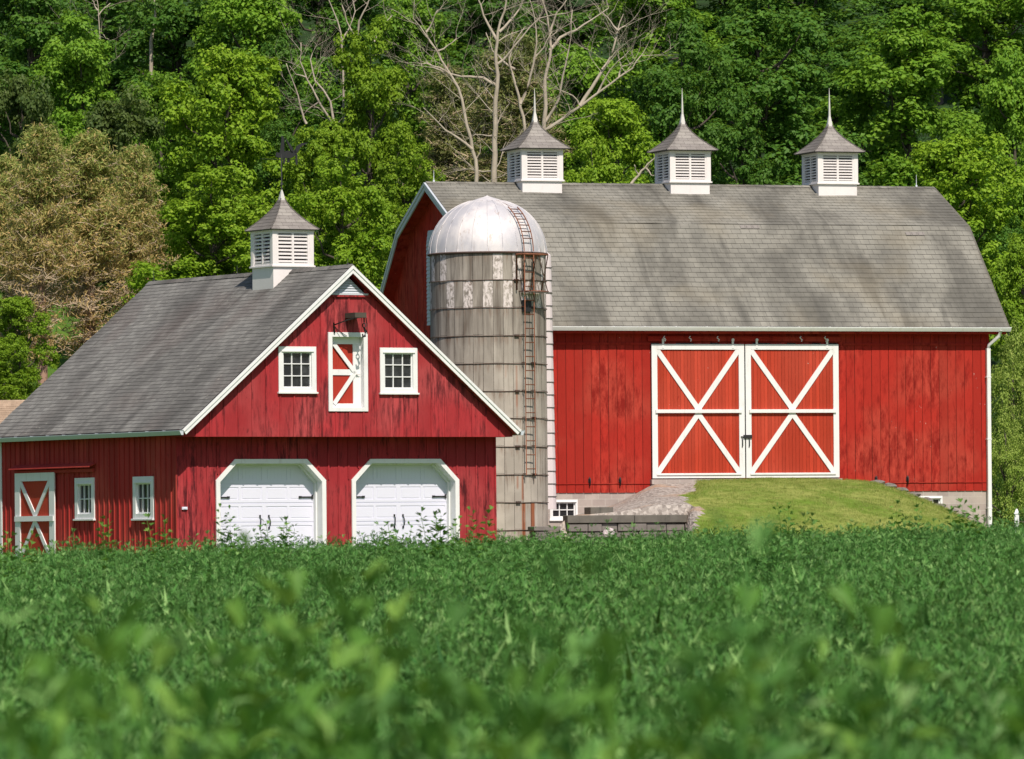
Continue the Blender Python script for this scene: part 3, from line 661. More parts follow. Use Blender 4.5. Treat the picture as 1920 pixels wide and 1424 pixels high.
# sliding door on the side wall with its hood
sd = MB(); sx = -SW - .06
def bs(mb, v0, v1, z0, z1, d0, d1): mb.box(-SW - d1, -SW - d0, v0, v1, z0, z1)
bs(sd, 7.8, 10.14, GB + .05, 3.50, .035, .065)
sdoor = sd.build('sliding_door', M['red_door'], garage, GB, 0, 'red side door with white X bracing')
br = MB()
bs(br, 7.77, 8.08, GB + .05, 3.52, .065, .10); bs(br, 9.86, 10.16, GB + .05, 3.52, .065, .10); bs(br, 8.08, 9.86, 3.30, 3.52, .065, .099); bs(br, 7.80, 10.14, 2.22, 2.36, .065, .13); bs(br, 8.08, 9.86, GB + .05, GB + .2, .065, .099)
def diag_s(mb, a, b, w, d0, d1):
    a = Vector((0, a[0], a[1])); b = Vector((0, b[0], b[1])); d = (b - a).normalized(); n = Vector((0, -d.z, d.y)) * w / 2
    q = [a - n, b - n, b + n, a + n]; mb.hexa([(-SW - d1, p.y, p.z) for p in q] + [(-SW - d0, p.y, p.z) for p in q])
diag_s(br, (8.05, 3.32), (8.97, 2.36), .14, .066, .092); diag_s(br, (9.89, 3.32), (8.97, 2.36), .14, .0655, .0915)
diag_s(br, (8.05, 1.22), (8.97, 2.22), .14, .066, .092); diag_s(br, (9.89, 1.22), (8.97, 2.22), .14, .0655, .0915)
br.build('brace', M['white'], sdoor, GB)
hd = MB(); hd.hexa([(-SW - .22, 5.45, 3.62), (-SW - .02, 5.45, 3.70), (-SW - .02, 10.3, 3.70), (-SW - .22, 10.3, 3.61), (-SW - .22, 5.45, 3.645), (-SW - .02, 5.45, 3.74), (-SW - .02, 10.3, 3.74), (-SW - .22, 10.3, 3.635)])
hd.box(-SW - .09, -SW - .03, 5.5, 10.25, 3.50, 3.585)
hd.build('door_hood', M['red_garage_side'], garage, GB, 0)
ob_ = MB(); ob_.box(-4.63, -4.48, .80, .845, 2.46, 2.53); ob_.box(-4.60, -4.51, .79, .80, 2.475, 2.515); ob_.build('outlet_box', M['white_door'], garage, GB)
# ------------------------------------------------------------------ the big gambrel barn
BB = 1.15
barn = empty('gambrel_barn', (-2.409, 190.0, BB), 0.336)
tag(barn, 'big red gambrel roofed barn with three cupolas and wide white braced double doors', 'barn')
BL, BR, BK, BE, ZR, ZK, ZE = 15.94, 2.59, 2.59, 5.46, 12.0, 10.72, 7.65
WF = -5.10; WL, WR = 0.38, 15.50
Pf = lambda u, z, d: (u, WF - d, z)
hb_ = [(5.3, 10.6, K(3.4), K(7.0))]
mb = MB(); wall_boards(mb, Pf, WL, 5.0, K(2.93), K(7.70), [], bw=.262, gap=.012, jit=.005)
wall_boards(mb, Pf, 5.0, 10.75, K(3.30), K(7.70), hb_, bw=.262, gap=.010, jit=.004)
wall_boards(mb, Pf, 10.75, WR, K(2.92), K(7.70), [], bw=.262, gap=.012, jit=.005)
mb.build('front_wall', M['red_barn'], barn, BB)
mb = MB(); mb.box(5.0, 10.75, WF - .0, WF + .0 + .03, 3.31, 7.2); mb.box(WL, WR, WF + .026, WF + .05, 2.95, 7.7)
mb.build('wall_sheathing', M['dark'], barn, BB)
for bx_ in ((WL + .02, 4.96, WF - .022, WF - .004, 3.175, 3.195), (10.80, WR - .1, WF - .022, WF - .004, 3.16, 3.18), (WL, 5.0, WF - .03, WF - .008, 7.14, 7.20), (10.9, WR, WF - .03, WF - .008, 7.13, 7.19)):
    mb = MB(); mb.box(*bx_); mb.build('wall_batten', M['red_barn'], barn, BB)
# gable walls
def btop(y):
    a = abs(y)
    return ZR - (ZR - ZK) * a / BK if a <= BK else ZK - (ZK - ZE) * (a - BK) / (BE - BK)
Pbl = lambda v, z, d: (WL - d, v, z)
mb = MB(); wall_boards(mb, Pbl, WF, -WF, K(2.9), lambda v: btop(v) - .16, [], bw=.28, gap=.010, breaks=(-BK, 0, BK)); mb.build('left_gable_wall', M['red_barn'], barn, BB)
Pbr = lambda v, z, d: (WR + d, v, z)
mb = MB(); wall_boards(mb, Pbr, WF, -WF, K(2.9), lambda v: btop(v) - .16, [], bw=.28, gap=.010, breaks=(-BK, 0, BK)); mb.build('right_gable_wall', M['red_barn'], barn, BB)
mb = MB(); wall_boards(mb, lambda u, z, d: (u, -WF + d, z), WL, WR, K(2.9), K(7.7), [], bw=.28, gap=.01); mb.build('back_wall', M['red_barn'], barn, BB)
# foundation with window openings
mb = MB()
wnd = [(1.93, 2.77, 2.18, 2.74), (13.22, 14.0, 2.28, 2.78)]
us = [WL + .05] + [w for q in wnd for w in q[:2]] + [WR - .05]
mb.box(us[0], us[1], WF + .03, WF + .4, .8, 2.93); mb.box(us[2], us[3], WF + .03, WF + .4, .8, 2.93); mb.box(us[4], us[5], WF + .03, WF + .4, .8, 2.93)
for q in wnd: mb.box(q[0], q[1], WF + .03, WF + .4, .8, q[2]); mb.box(q[0], q[1], WF + .03, WF + .4, q[3], 2.93)
mb.box(WL + .05, WL + .4, WF + .4, -WF - .03, .8, 2.93); mb.box(WR - .4, WR - .05, WF + .4, -WF - .03, .8, 2.93); mb.box(WL + .05, WR - .05, -WF - .4, -WF - .03, .8, 2.93)
fnd = mb.build('foundation', M['block'], barn, BB)
window(barn, lambda u, z, d: (u, WF + .06 - d, z), 1.93, 2.77, 2.18, 2.74, 3, 2, BB, .07, label='small white cellar window beside the silo')
window(barn, lambda u, z, d: (u, WF + .06 - d, z), 13.22, 14.0, 2.28, 2.78, 3, 2, BB, .07, label='half buried cellar window at the right')
mb = MB(); mb.box(4.95, 10.8, WF - .16, WF + .05, 3.16, 3.30); mb.build('door_sill', M['block'], barn, BB)
# roof
ye, yk = BE, BK
rf = MB()
roof_slope(rf, (0, -ye, ZE), (BL, -ye, ZE), (BL, -yk, ZK), (0, -yk, ZK), .2, .016, 0, 1.0, .007)
lowL = math.hypot(ye - yk, ZK - ZE)
roof_slope(rf, (0, -yk, ZK), (BL, -yk, ZK), (BL, 0, ZR), (0, 0, ZR), .2, .016, round(lowL / .2) * .2, 1.0, .007)
roof_slope(rf, (BL, ye, ZE), (0, ye, ZE), (0, yk, ZK), (BL, yk, ZK), .2, .016, 20, 2.0)
roof_slope(rf, (BL, yk, ZK), (0, yk, ZK), (0, 0, ZR), (BL, 0, ZR), .2, .016, 24, 2.0)
ridge_cap(rf, (0, 0, ZR + .014), (BL, 0, ZR + .014), .14, .07)
# a few replaced shingles, flatter and paler
roofb = rf.build('roof', M['barn_roof'], barn, BB)
nv = Vector((0, -(ZK - ZE), ye - yk)).normalized()
for (u, t) in ((8.72, .955), (13.85, .90)):
    pm = MB()
    for i in range(3):
        p = Vector((u + i * .2, -ye + (ye - yk) * t, ZE + (ZK - ZE) * t)) + nv * .03; d = Vector((0, ye - yk, ZK - ZE)).normalized()
        pm.face([p, p + Vector((.19, 0, 0)), p + Vector((.19, 0, 0)) + d * .14, p + d * .14], .5, [(0.01, .01), (.2, .01), (.2, .13), (.01, .13)])
    pm.build('shingle_patch', M['cupola_roof'], roofb, BB)
dk_ = MB()
for s in (1, -1):
    for (a, b) in (((ye, ZE), (yk, ZK)), ((yk, ZK), (0, ZR))):
        A, B, C, D = (0.005, -s * a[0], a[1]), (BL - .005, -s * a[0], a[1]), (BL - .005, -s * b[0], b[1]), (0.005, -s * b[0], b[1])
        slab(dk_, A, B, C, D, -.15, -.045) if s == 1 else slab(dk_, B, A, D, C, -.15, -.045)
dk_.build('roof_deck', M['red_barn'], roofb, BB)
for x0, x1, xa, xb in ((-.04, .0, -.065, -.041), (BL, BL + .04, BL + .041, BL + .065)):
    rb = MB()
    prof = [(-ye, ZE), (-yk, ZK), (0, ZR), (yk, ZK), (ye, ZE)]
    for (c0, c1, lo, hi) in ((x0, x1, -.24, -.004), (xa, xb, -.10, -.002)):
        for a, b in zip(prof, prof[1:]):
            rb.hexa([(c0, a[0], a[1] + lo), (c1, a[0], a[1] + lo), (c1, b[0], b[1] + lo), (c0, b[0], b[1] + lo), (c0, a[0], a[1] + hi), (c1, a[0], a[1] + hi), (c1, b[0], b[1] + hi), (c0, b[0], b[1] + hi)])
    rb.build('rake_board', M['gutter'] if x0 < 1 else M['wood_grey'], roofb, BB)
gutter('gutter', roofb, (-.05, -ye - .02, ZE - .005), (BL + .05, -ye - .02, ZE - .005), BB, M['white'], h=.12, w=.12)
mb = MB(); mb.box(.05, BL - .05, -ye + .02, -ye + .05, ZE - .20, ZE - .03); mb.box(.1, BL - .1, -ye + .05, WF - .03, ZE - .16, ZE - .14); mb.build('eave_soffit', M['red_barn'], roofb, BB)
for c, lab in ((3.37, 'louvred cupola nearest the silo'), (7.97, 'middle louvred cupola'), (12.63, 'louvred cupola nearest the right end')):
    cupola(barn, c, 0, .64, 11.62, 12.03, 12.97, .80, 13.80, 14.78 + (c - 3) * .014, BB, lab, slats=9, cone=.30)
for (u, h) in ((.25, .32), (15.4, .34)):
    r_ = MB(); r_.tube([(u, 0, ZR), (u, 0, ZR + .04 + h)], [.012, .004], 5); r_.tube([(u, 0, ZR + .02), (u, 0, ZR + .07)], .03, 6); r_.build('lightning_rod', M['gutter'], barn, BB)
# double doors hung outside the wall
for (u0, u1, lab, hx) in ((5.0, 7.83, 'left braced barn door', 7.74), (7.865, 10.74, 'right braced barn door', 7.95)):
    z0, z1 = 3.33, 7.16
    pn = MB(); wall_boards(pn, lambda u, z, d: (u, WF - .06 - d, z), u0 + .05, u1 - .05, K(z0 + .04), K(z1 - .03), [], bw=.105, gap=.006, th=.02, jit=.001)
    door = pn.build('barn_door', M['red_door'], barn, BB, 0, lab)
    b = MB(); y1, y0 = WF - .061, WF - .10
    b.box(u0, u0 + .17, y0, y1, z0, z1); b.box(u1 - .17, u1, y0, y1, z0, z1)
    b.box(u0 + .17, u1 - .17, y0 + .001, y1, z1 - .16, z1); b.box(u0 + .17, u1 - .17, y0 + .001, y1, z0, z0 + .14)
    zm = 5.235; b.box(u0 + .10, u1 - .10, y0 - .045, y1, zm - .045, zm + .055)
    b.box(u0 + .12, u1 - .12, y0 - .03, y0, z0 + .085, z0 + .135)
    um = (u0 + u1) / 2
    diag(b, (u0 + .15, z1 - .14), (um + .05, zm), .15, y0 + .008, y1); diag(b, (u1 - .15, z1 - .14), (um - .05, zm), .15, y0 + .006, y1)
    diag(b, (u0 + .15, z0 + .13), (um + .05, zm), .15, y0 + .008, y1); diag(b, (u1 - .15, z0 + .13), (um - .05, zm), .15, y0 + .006, y1)
    b.build('brace', M['white'], door, BB, .003)
    h = MB(); h.tube([(hx, y0, 4.20), (hx, y0 - .05, 4.25), (hx, y0 - .055, 4.33), (hx, y0 - .05, 4.41), (hx, y0, 4.46)], .014, 6); h.build('handle', M['black_iron'], door, BB)
    for rx in (u0 + .35, u1 - .35):
        h = MB(); h.box(rx - .03, rx + .03, y0 - .01, y0 + .02, z1 - .12, z1 + .12); h.tube([(rx, y0 - .03, z1 + .12), (rx, y0 + .03, z1 + .12)], .045, 8); h.build('door_roller', M['white'], door, BB)
mb = MB(); mb.box(4.9, 10.85, WF - .075, WF - .005, 7.24, 7.38); mb.build('door_track', M['red_barn'], barn, BB)
mb = MB(); mb.box(7.78, 8.04, WF - .135, WF - .10, 4.46, 4.56); mb.box(7.70, 7.78, WF - .13, WF - .11, 4.495, 4.52); mb.build('door_latch', M['black_iron'], barn, BB)
for u in (5.37, 6.15, 7.0, 9.55, 10.31):      # forged S shaped wall ties
    mb = MB(); pts = []
    for i in range(9):
        t = i / 8; pts.append((u + .035 * math.sin(t * 2 * math.pi), WF - .19, 7.24 + .14 * t))
    mb.tube(pts, .016, 5); mb.build('wall_tie', M['white'], barn, BB)
for u in (3.11, 4.03, 11.90, 12.88):
    mb = MB(); mb.box(u - .035, u + .035, WF - .03, WF - .004, 3.22, 3.33); mb.tube([(u, WF - .03, 3.36), (u, WF - .09, 3.32), (u, WF - .09, 3.22), (u, WF - .04, 3.12)], .02, 6); mb.build('shutter_hook', M['black_iron'], barn, BB)
mb = MB()
x = 15.42; mb.tube([(x + .25, -ye - .08, ZE - .10), (x + .22, -ye - .06, ZE - .25), (x + .02, WF - .12, ZE - .5), (x, WF - .10, ZE - .65)], .05, 8)
mb.box(x - .055, x + .055, WF - .15, WF - .05, 1.2, ZE - .6)
for z in (2.4, 4.4, 6.2): mb.box(x - .07, x + .07, WF - .155, WF - .0, z, z + .03)
mb.build('downspout', M['white'], barn, BB)
# clapboarded dormer-like bay on the left gable beside the silo
mb = MB()
for i in range(24):
    z0 = 7.88 + i * .115; d = .10 if z0 < 10.2 else .10 - (z0 - 10.2) * .12
    if d < .02: break
    mb.hexa([(WL - d - .02, -.9, z0), (WL, -.9, z0), (WL, .80, z0), (WL - d - .02, .80, z0), (WL - d, -.9, z0 + .113), (WL, -.9, z0 + .113), (WL, .79, z0 + .113), (WL - d, .79, z0 + .113)], rng.random())
mb.build('clapboard_bay', M['gutter'], barn, BB, 0, 'pale clapboarded bay half hidden behind the silo')

# ------------------------------------------------------------------ silo
SB = 1.05
silo = empty('silo', (-0.60, 181.0, SB)); SR = 1.605; ST = 9.47
tag(silo, 'weathered concrete stave silo with a shiny metal dome, rusty hoops and an outside ladder', 'silo')
NS = 36
def ang(k): return -math.pi / 2 + 2 * math.pi * k / NS
rings = [1.10, 1.87, 2.63, 3.39, 4.16, 4.94, 5.68, 6.44, 7.20, 7.97, 8.73, 9.47]
mb = MB()
for k in range(NS):
    a0, a1 = ang(k - .5) + .0028, ang(k + .5) - .0028
    odd = k % 2
    joints = [SB - .1] + [z + (.035 if odd else -.03) for z in rings[1:-2]] + [rings[-2] - (.0 if odd else .0), ST]
    for j, (za, zb) in enumerate(zip(joints, joints[1:])):
        r = rng.random() * .88
        top = j == len(joints) - 2; sec = j == len(joints) - 3
        if (top and odd) or (sec and not odd): r = 0.90 + rng.random() * .1
        if (top or sec) and rng.random() < .12: r = rng.random() * .88
        rr = SR + rng.uniform(-.004, .004)
        for m_ in range(3):
            b0, b1 = a0 + (a1 - a0) * m_ / 3, a0 + (a1 - a0) * (m_ + 1) / 3
            P = lambda a, z: (rr * math.cos(a), rr * math.sin(a), z)
            U = lambda a: (a + math.pi / 2) * SR
            z0, z1 = za + .003, zb - .003
            mb.face([P(b0, z0), P(b1, z0), P(b1, z1), P(b0, z1)], r, [(U(b0), z0), (U(b1), z0), (U(b1), z1), (U(b0), z1)])
mb.build('stave_wall', M['silo'], silo, SB)
mb = MB(); mb.tube([(0, 0, SB - .1), (0, 0, ST)], SR - .022, 72); mb.build('inner_wall', M['dark'], silo, SB)
def arc(r, z, a0=0, a1=2 * math.pi, n=72, wob=0.0):
    return [(r * math.cos(a0 + (a1 - a0) * i / n), r * math.sin(a0 + (a1 - a0) * i / n), z + wob * math.sin(i * .7 + z * 5)) for i in range(n + 1)]
for j, z in enumerate(rings[1:]):
    mb = MB(); mb.tube(arc(SR + .016, z, wob=.004), .010 if j < 10 else .018, 5, cap=False)
    a = (.80 if j % 2 else 1.38) / SR - math.pi / 2
    for q in (a, a + math.pi):
        c, s = math.cos(q), math.sin(q); t = Vector((-s, c, 0)); p = Vector(((SR + .035) * c, (SR + .035) * s, z))
        mb.tube([p - t * .07, p + t * .07], .032, 6)
    mb.build('hoop', M['hoop'], silo, SB)
# dome
mb = MB(); ND = 24; HD = 1.52
def dome_pt(a, t, rr=1.0):
    r = (SR + .03) * math.cos(t) ** 0.92 * rr if t < math.pi / 2 - .01 else 0.02
    return (r * math.cos(a), r * math.sin(a), ST + .02 + (HD + .02) * math.sin(t))
tm = 1.30
for k in range(ND):
    r = rng.random()
    for s in range(3):
        a0 = 2 * math.pi * (k + s / 3) / ND; a1 = 2 * math.pi * (k + (s + 1) / 3) / ND
        for i in range(12):
            t0, t1 = tm * i / 12, tm * (i + 1) / 12
            mb.face([dome_pt(a0, t0), dome_pt(a1, t0), dome_pt(a1, t1), dome_pt(a0, t1)], r, None, True)
dome = mb.build('dome', M['dome'], silo, SB, weld=True)
mb = MB()
for k in range(ND):
    a = 2 * math.pi * k / ND; mb.tube([dome_pt(a, tm * i / 12, 1.004) for i in range(13)], .008, 4, .9)
mb.build('dome_ribs', M['dome'], dome, SB)
mb = MB(); zc = ST + .02 + (HD + .02) * math.sin(tm)
rc = (SR + .03) * math.cos(tm) ** .92
for k in range(24):
    a0, a1 = 2 * math.pi * k / 24, 2 * math.pi * (k + 1) / 24
    e = lambda a, r, z: (r * math.cos(a), r * math.sin(a), z)
    mb.face([e(a0, rc + .07, zc - .03), e(a1, rc + .07, zc - .03), e(a1, .05, zc + .13), e(a0, .05, zc + .13)], .9)
    mb.face([e(a0, .05, zc + .13), e(a1, .05, zc + .13), (0, 0, zc + .16)], .9)
mb.build('dome_cap', M['dome'], dome, SB)
mb = MB(); mb.tube(arc(SR + .04, ST + .02), .028, 6, cap=False); mb.build('dome_collar', M['hoop'], dome, SB)
# ladder: two rails and rungs standing 15 cm off the staves
aL, aR = 0.99 / SR - math.pi / 2, 1.26 / SR - math.pi / 2
am = (aL + aR) / 2; out = Vector((math.cos(am), math.sin(am), 0)); tg = Vector((-math.sin(am), math.cos(am), 0)); LW = .165
def lad(s, z, d=.16): return out * (SR + d) + tg * (s * LW) + Vector((0, 0, z))
lr = MB()
for s in (-1, 1): lr.tube([lad(s, 3.38), lad(s, 5.0), lad(s, 7.0), lad(s, 9.45)], .017, 6)
for s in (-1, 1):
    for z in rings[3:11]: lr.tube([lad(s, z + .03), lad(s, z + .03, .01)], .012, 5)
lad_o = lr.build('ladder', M['rust'], silo, SB)
z = 3.55
while z < 9.4:
    mb = MB(); mb.tube([lad(-1, z), lad(1, z)], .015, 5); mb.build('rung', M['rust'], lad_o, SB)
    z += .385
for i in range(1, 7):
    t = .12 + .13 * i; p = Vector(dome_pt(am, t)) + out * .12
    mb = MB(); mb.tube([p - tg * LW, p + tg * LW], .015, 5); mb.build('rung', M['rust'], lad_o, SB)
mb = MB()
for s in (-1, 1): mb.tube([Vector(dome_pt(am, .02 + .95 * i / 10)) + out * .12 + tg * s * LW for i in range(11)], .016, 6)
mb.tube([Vector(dome_pt(am, .97)) + out * .1, Vector(dome_pt(am - .1, 1.28))], .006, 4)
mb.build('dome_rails', M['rust'], lad_o, SB)
# hanging platform frame at the ladder head
pf = MB()
def pp(a, z, r): return (r * math.cos(a - math.pi / 2), r * math.sin(a - math.pi / 2), z)
A0, A1 = .50, 1.02
for r in (SR + .05, SR + .34):
    pf.tube([pp(A0 + (A1 - A0) * i / 6, 9.43, r) for i in range(7)], .022, 5)
for i in range(4): a = A0 + (A1 - A0) * i / 3; pf.tube([pp(a, 9.43, SR), pp(a, 9.43, SR + .34)], .018, 5)
pf.tube([pp(A0 + .02, 9.43, SR + .34), pp(.62, 8.42, SR + .1)], .015, 5); pf.tube([pp(A1, 9.43, SR + .34), pp(1.04, 8.42, SR + .1)], .015, 5)
pf.tube([pp(.76, 9.43, SR + .34), pp(.66, 8.42, SR + .3)], .013, 5); pf.tube([pp(.8, 9.43, SR + .34), pp(1.04, 8.42, SR + .3)], .013, 5)
pf.tube([pp(.56, 8.42, SR + .28), pp(.85, 8.42, SR + .32), pp(1.06, 8.42, SR + .30)], .02, 5); pf.tube([pp(.56, 8.42, SR + .28), pp(.56, 8.42, SR)], .015, 5); pf.tube([pp(1.06, 8.42, SR + .30), pp(1.1, 8.42, SR)], .015, 5)
for a in (.5, .86): pf.tube([pp(a, 9.43, SR + .06), pp(a, 8.45, SR + .06)], .022, 5)
pf.build('platform_frame', M['rust'], silo, SB)
pf = MB(); n = 8
for i in range(n): # slatted deck
    a0, a1 = .60 + .5 * i / n, .60 + .5 * (i + .8) / n
    pf.hexa([pp(a0, 8.385, SR + .02), pp(a0, 8.385, SR + .38), pp(a1, 8.385, SR + .38), pp(a1, 8.385, SR + .02), pp(a0, 8.405, SR + .02), pp(a0, 8.405, SR + .38), pp(a1, 8.405, SR + .38), pp(a1, 8.405, SR + .02)])
pf.build('platform_deck', M['wood_grey'], silo, SB)
hb2 = MB(); hb2.beam(lad(0, 7.86, .03), lad(0, 8.18, .03), .30, .07, up=out); hb2.build('hatch', M['black_iron'], silo, SB)
# chute: a half round shaft of banded white sheets up the right hand back of the silo
ch = MB(); ca = .16
cc = Vector((1.56, .75, 0)); CR = .22
zz = [2.45 + (9.50 - 2.45) * i / 20 for i in range(21)]
for i in range(20):
    r0 = .20 + .085 * (1 - i / 20)
    r = rng.random()
    for k in range(16):
        a0, a1 = 2 * math.pi * k / 16, 2 * math.pi * (k + 1) / 16
        ch.face([(cc.x + r0 * math.cos(a0), cc.y + r0 * math.sin(a0), zz[i]), (cc.x + r0 * math.cos(a1), cc.y + r0 * math.sin(a1), zz[i]), (cc.x + (r0 - .012) * math.cos(a1), cc.y + (r0 - .012) * math.sin(a1), zz[i + 1] - .01), (cc.x + (r0 - .012) * math.cos(a0), cc.y + (r0 - .012) * math.sin(a0), zz[i + 1] - .01)], r, None, True)
for k in range(16):
    a0, a1 = 2 * math.pi * k / 16, 2 * math.pi * (k + 1) / 16
    ch.face([(cc.x + .19 * math.cos(a0), cc.y + .19 * math.sin(a0), 9.49), (cc.x + .19 * math.cos(a1), cc.y + .19 * math.sin(a1), 9.49), (cc.x - .08, cc.y, 9.75)], .5, None, True)
chute = ch.build('chute', M['chute'], silo, SB, 0, 'pinkish white banded chute down the right side of the silo')
for i in range(1, 20):
    b = MB(); r0 = .20 + .085 * (1 - i / 20) + .008; b.tube([(cc.x + r0 * math.cos(t * math.pi / 8), cc.y + r0 * math.sin(t * math.pi / 8), zz[i]) for t in range(17)], .011, 4, cap=False); b.build('chute_band', M['cupola_roof'], chute, SB)

# ------------------------------------------------------------------ embankment ramp up to the barn doors (barn-local u, w = metres out from the wall)
cb_, sb_ = math.cos(.336), math.sin(.336)
def bw2(u, w):       # barn-local to world xy
    v = WF - w
    return (-2.409 + u * cb_ - v * sb_, 190.0 + u * sb_ + v * cb_)
def sst(t): t = max(0, min(1, t)); return t * t * (3 - 2 * t)
def ramp_h(u, w):
    uu = u + .36 * w
    right = 1 - sst((uu - 11.0) / 7.0)
    f = 1 - sst((w - 1.0) / 13.0)
    h = 1.05 + 2.14 * right * f
    if uu < 6.4:
        hl_ = lerp_tab(uu, [(-3, 1.0), (1.6, 1.1), (2.3, 2.1), (2.7, 2.33), (3.8, 2.56), (5.1, 3.19), (6, 3.19)])
        q_ = 2.2 + (hl_ - 2.2) * (max(0, 1 - w / 9.0) if hl_ > 2.2 else 1); h = min(h, q_) if uu > 5.3 or w > 5.9 else q_
    h += .10 * math.exp(-((uu - 8.3) / 2.4) ** 2) * min(1, max(0, w - .3)) * f
    h += .05 * noise.noise(Vector((u * .6, w * .6, 0)))
    if w > 5.95: h = min(h, 1.4 + 2.2 * sst((uu - 5.8) / 1.5) + (max(0, 1 - (w - 5.95) / 4) * .9 if uu > 5.97 else 0))          # cut down in front of the retaining wall
    return h
gl = lambda w: 6.15 - .37 * w + .25 * math.sin(w * 1.1) + .12 * math.sin(w * 3.1)
def build_ramp(name, mat, keep):
    us_ = np.linspace(-3, 20, 140); ws_ = np.linspace(-.02, 16, 110)
    V, F, idx = [], [], {}
    def vid(i, j):
        if (i, j) not in idx:
            u, w = us_[i], ws_[j]; x, y = bw2(u, w); idx[(i, j)] = len(V); V.append((x, y, max(ramp_h(u, w), gz(x, y) - .25)))
        return idx[(i, j)]
    for i in range(len(us_) - 1):
        for j in range(len(ws_) - 1):
            if keep((us_[i] + us_[i + 1]) / 2, (ws_[j] + ws_[j + 1]) / 2): F.append((vid(i, j), vid(i, j + 1), vid(i + 1, j + 1), vid(i + 1, j))[::-1])
    me = bpy.data.meshes.new(name); me.from_pydata(V, [], F); me.polygons.foreach_set('use_smooth', [True] * len(F)); me.materials.append(mat)
    o = bpy.data.objects.new(name, me); col.objects.link(o); o['kind'] = 'structure'; return o
build_ramp('grass_embankment', M['lawn'], lambda u, w: u > gl(w))
build_ramp('gravel_bank', M['gravel'], lambda u, w: u <= gl(w))
# retaining wall in front of the gravel
def put(name, u, w, z, mat, build, label, cat, group=None, rz=0.336):
    x, y = bw2(u, w); m = MB(); build(m); o = m.build(name, mat, None, 0, .012); o.location = (x, y, z); o.rotation_euler = (0, 0, rz); tag(o, label, cat, group); return o
xw, yw = bw2(.31, 6.0)
rw = empty('retaining_wall', (xw, yw, 1.0), .336); tag(rw, 'low dark block wall with a timber cap in front of the gravel', 'wall')
mb = MB()
for row in range(5):
    x = -.15 if row % 2 else 0
    while x < 3.5:
        w_ = rng.uniform(.35, .6); mb.box(max(x, 0), min(x + w_ - .015, 3.5), rng.uniform(-.07, .0), .35, .9 + row * .23 - 1.0, .9 + (row + 1) * .23 - rng.uniform(.01, .04) - 1.0, rng.random()); x += w_
mb.build('blocks', M['stone'], rw, 0, .015)
mb = MB(); mb.box(-.05, 1.9, -.10, .30, 1.05, 1.265); mb.box(1.915, 3.58, -.09, .30, 1.05, 1.262); mb.build('timber_cap', M['wood_grey'], rw, 0, .012)
def irreg(m, L, D, H, n=3):
    for i in range(n):
        a = L * i / n; b = L * (i + 1) / n - .01; m.box(a, b, rng.uniform(-.03, .0), D, 0, H * rng.uniform(.86, 1.0), rng.random())
put('timber_block', 1.25, 5.2, 2.28, M['wood_grey'], lambda m: (irreg(m, .68, .5, .24, 1), m.box(.03, .70, -.03, .4, -.22, -.01)), 'short dark timber block on the gravel above the wall', 'timber')
put('timber_block', 1.99, 5.2, 2.22, M['wood_grey'], lambda m: irreg(m, .30, .4, .14, 1), 'smaller grey timber offcut right of the dark timber block', 'timber')
put('stone_step', -.75, 6.3, 1.0, M['stone'], lambda m: (m.box(0, .75, 0, .5, 0, .83, .4), m.box(-.05, .72, -.04, .5, .85, .97, .7)), 'squat stone block with a flat cap between the silo and the dark wall', 'stone block')
rk = bw2(.9, 6.9)
def rock(name, x, y, z, sx, sy, sz, seed, mat, label, cat, group=None):
    m = MB(); n1, n2 = 7, 10; pts = {}
    for i in range(n1 + 1):
        for j in range(n2):
            th_, ph_ = math.pi * i / n1, 2 * math.pi * j / n2; d = Vector((math.sin(th_) * math.cos(ph_), math.sin(th_) * math.sin(ph_), math.cos(th_)))
            k = 1 + .35 * noise.noise(d * 1.6 + Vector((seed, 0, 0))); pts[i, j] = (d.x * sx * k, d.y * sy * k, d.z * sz * k)
    for i in range(n1):
        for j in range(n2): m.face([pts[i, j], pts[i + 1, j], pts[i + 1, (j + 1) % n2], pts[i, (j + 1) % n2]], .5)
    o = m.build(name, mat); o.location = (x, y, z); return tag(o, label, cat, group)
rock('white_rock', rk[0] + .25, rk[1], 1.78, .15, .13, .16, 2, M['chute'], 'white lumpy rock at the foot of the dark wall', 'rock')
sl_lab = ['first', 'second', 'third', 'fourth', 'fifth', 'sixth', 'seventh', 'eighth', 'ninth', 'lowest']
for i in range(10):
    u = 11.7 + i * .36; w = .55 + .05 * i; z = ramp_h(u, w)
    rock('edging_stone', *bw2(u, w), z + .05, .22, .16, .085, 10 + i * 3, M['stone'], 'flat grey stone, %s down the slope in the row edging the grass bank' % sl_lab[i], 'stone', 'flat stones edging the grass bank')

# white post at the right
pst = empty('fence_post', (12.71, 165.0, gz(12.71, 165))); tag(pst, 'short white wooden post with a pointed top at the far right', 'post')
z0 = gz(12.71, 165); mb = MB(); mb.box(-.055, .055, -.055, .055, -.2, 2.14 - z0); mb.build('post', M['white'], pst, 0, .006)
mb = MB(); mb.box(-.068, .068, -.068, .068, 2.14 - z0, 2.165 - z0)
for k in range(4):
    a = k * math.pi / 2; T = lambda x, y, z: (x * math.cos(a) - y * math.sin(a), x * math.sin(a) + y * math.cos(a), z - z0)
    mb.face([T(-.055, -.055, 2.165), T(.055, -.055, 2.165), T(.02, -.02, 2.26), T(-.02, -.02, 2.26)])
mb.box(-.02, .02, -.02, .02, 2.258 - z0, 2.27 - z0); mb.build('post_cap', M['white'], pst)
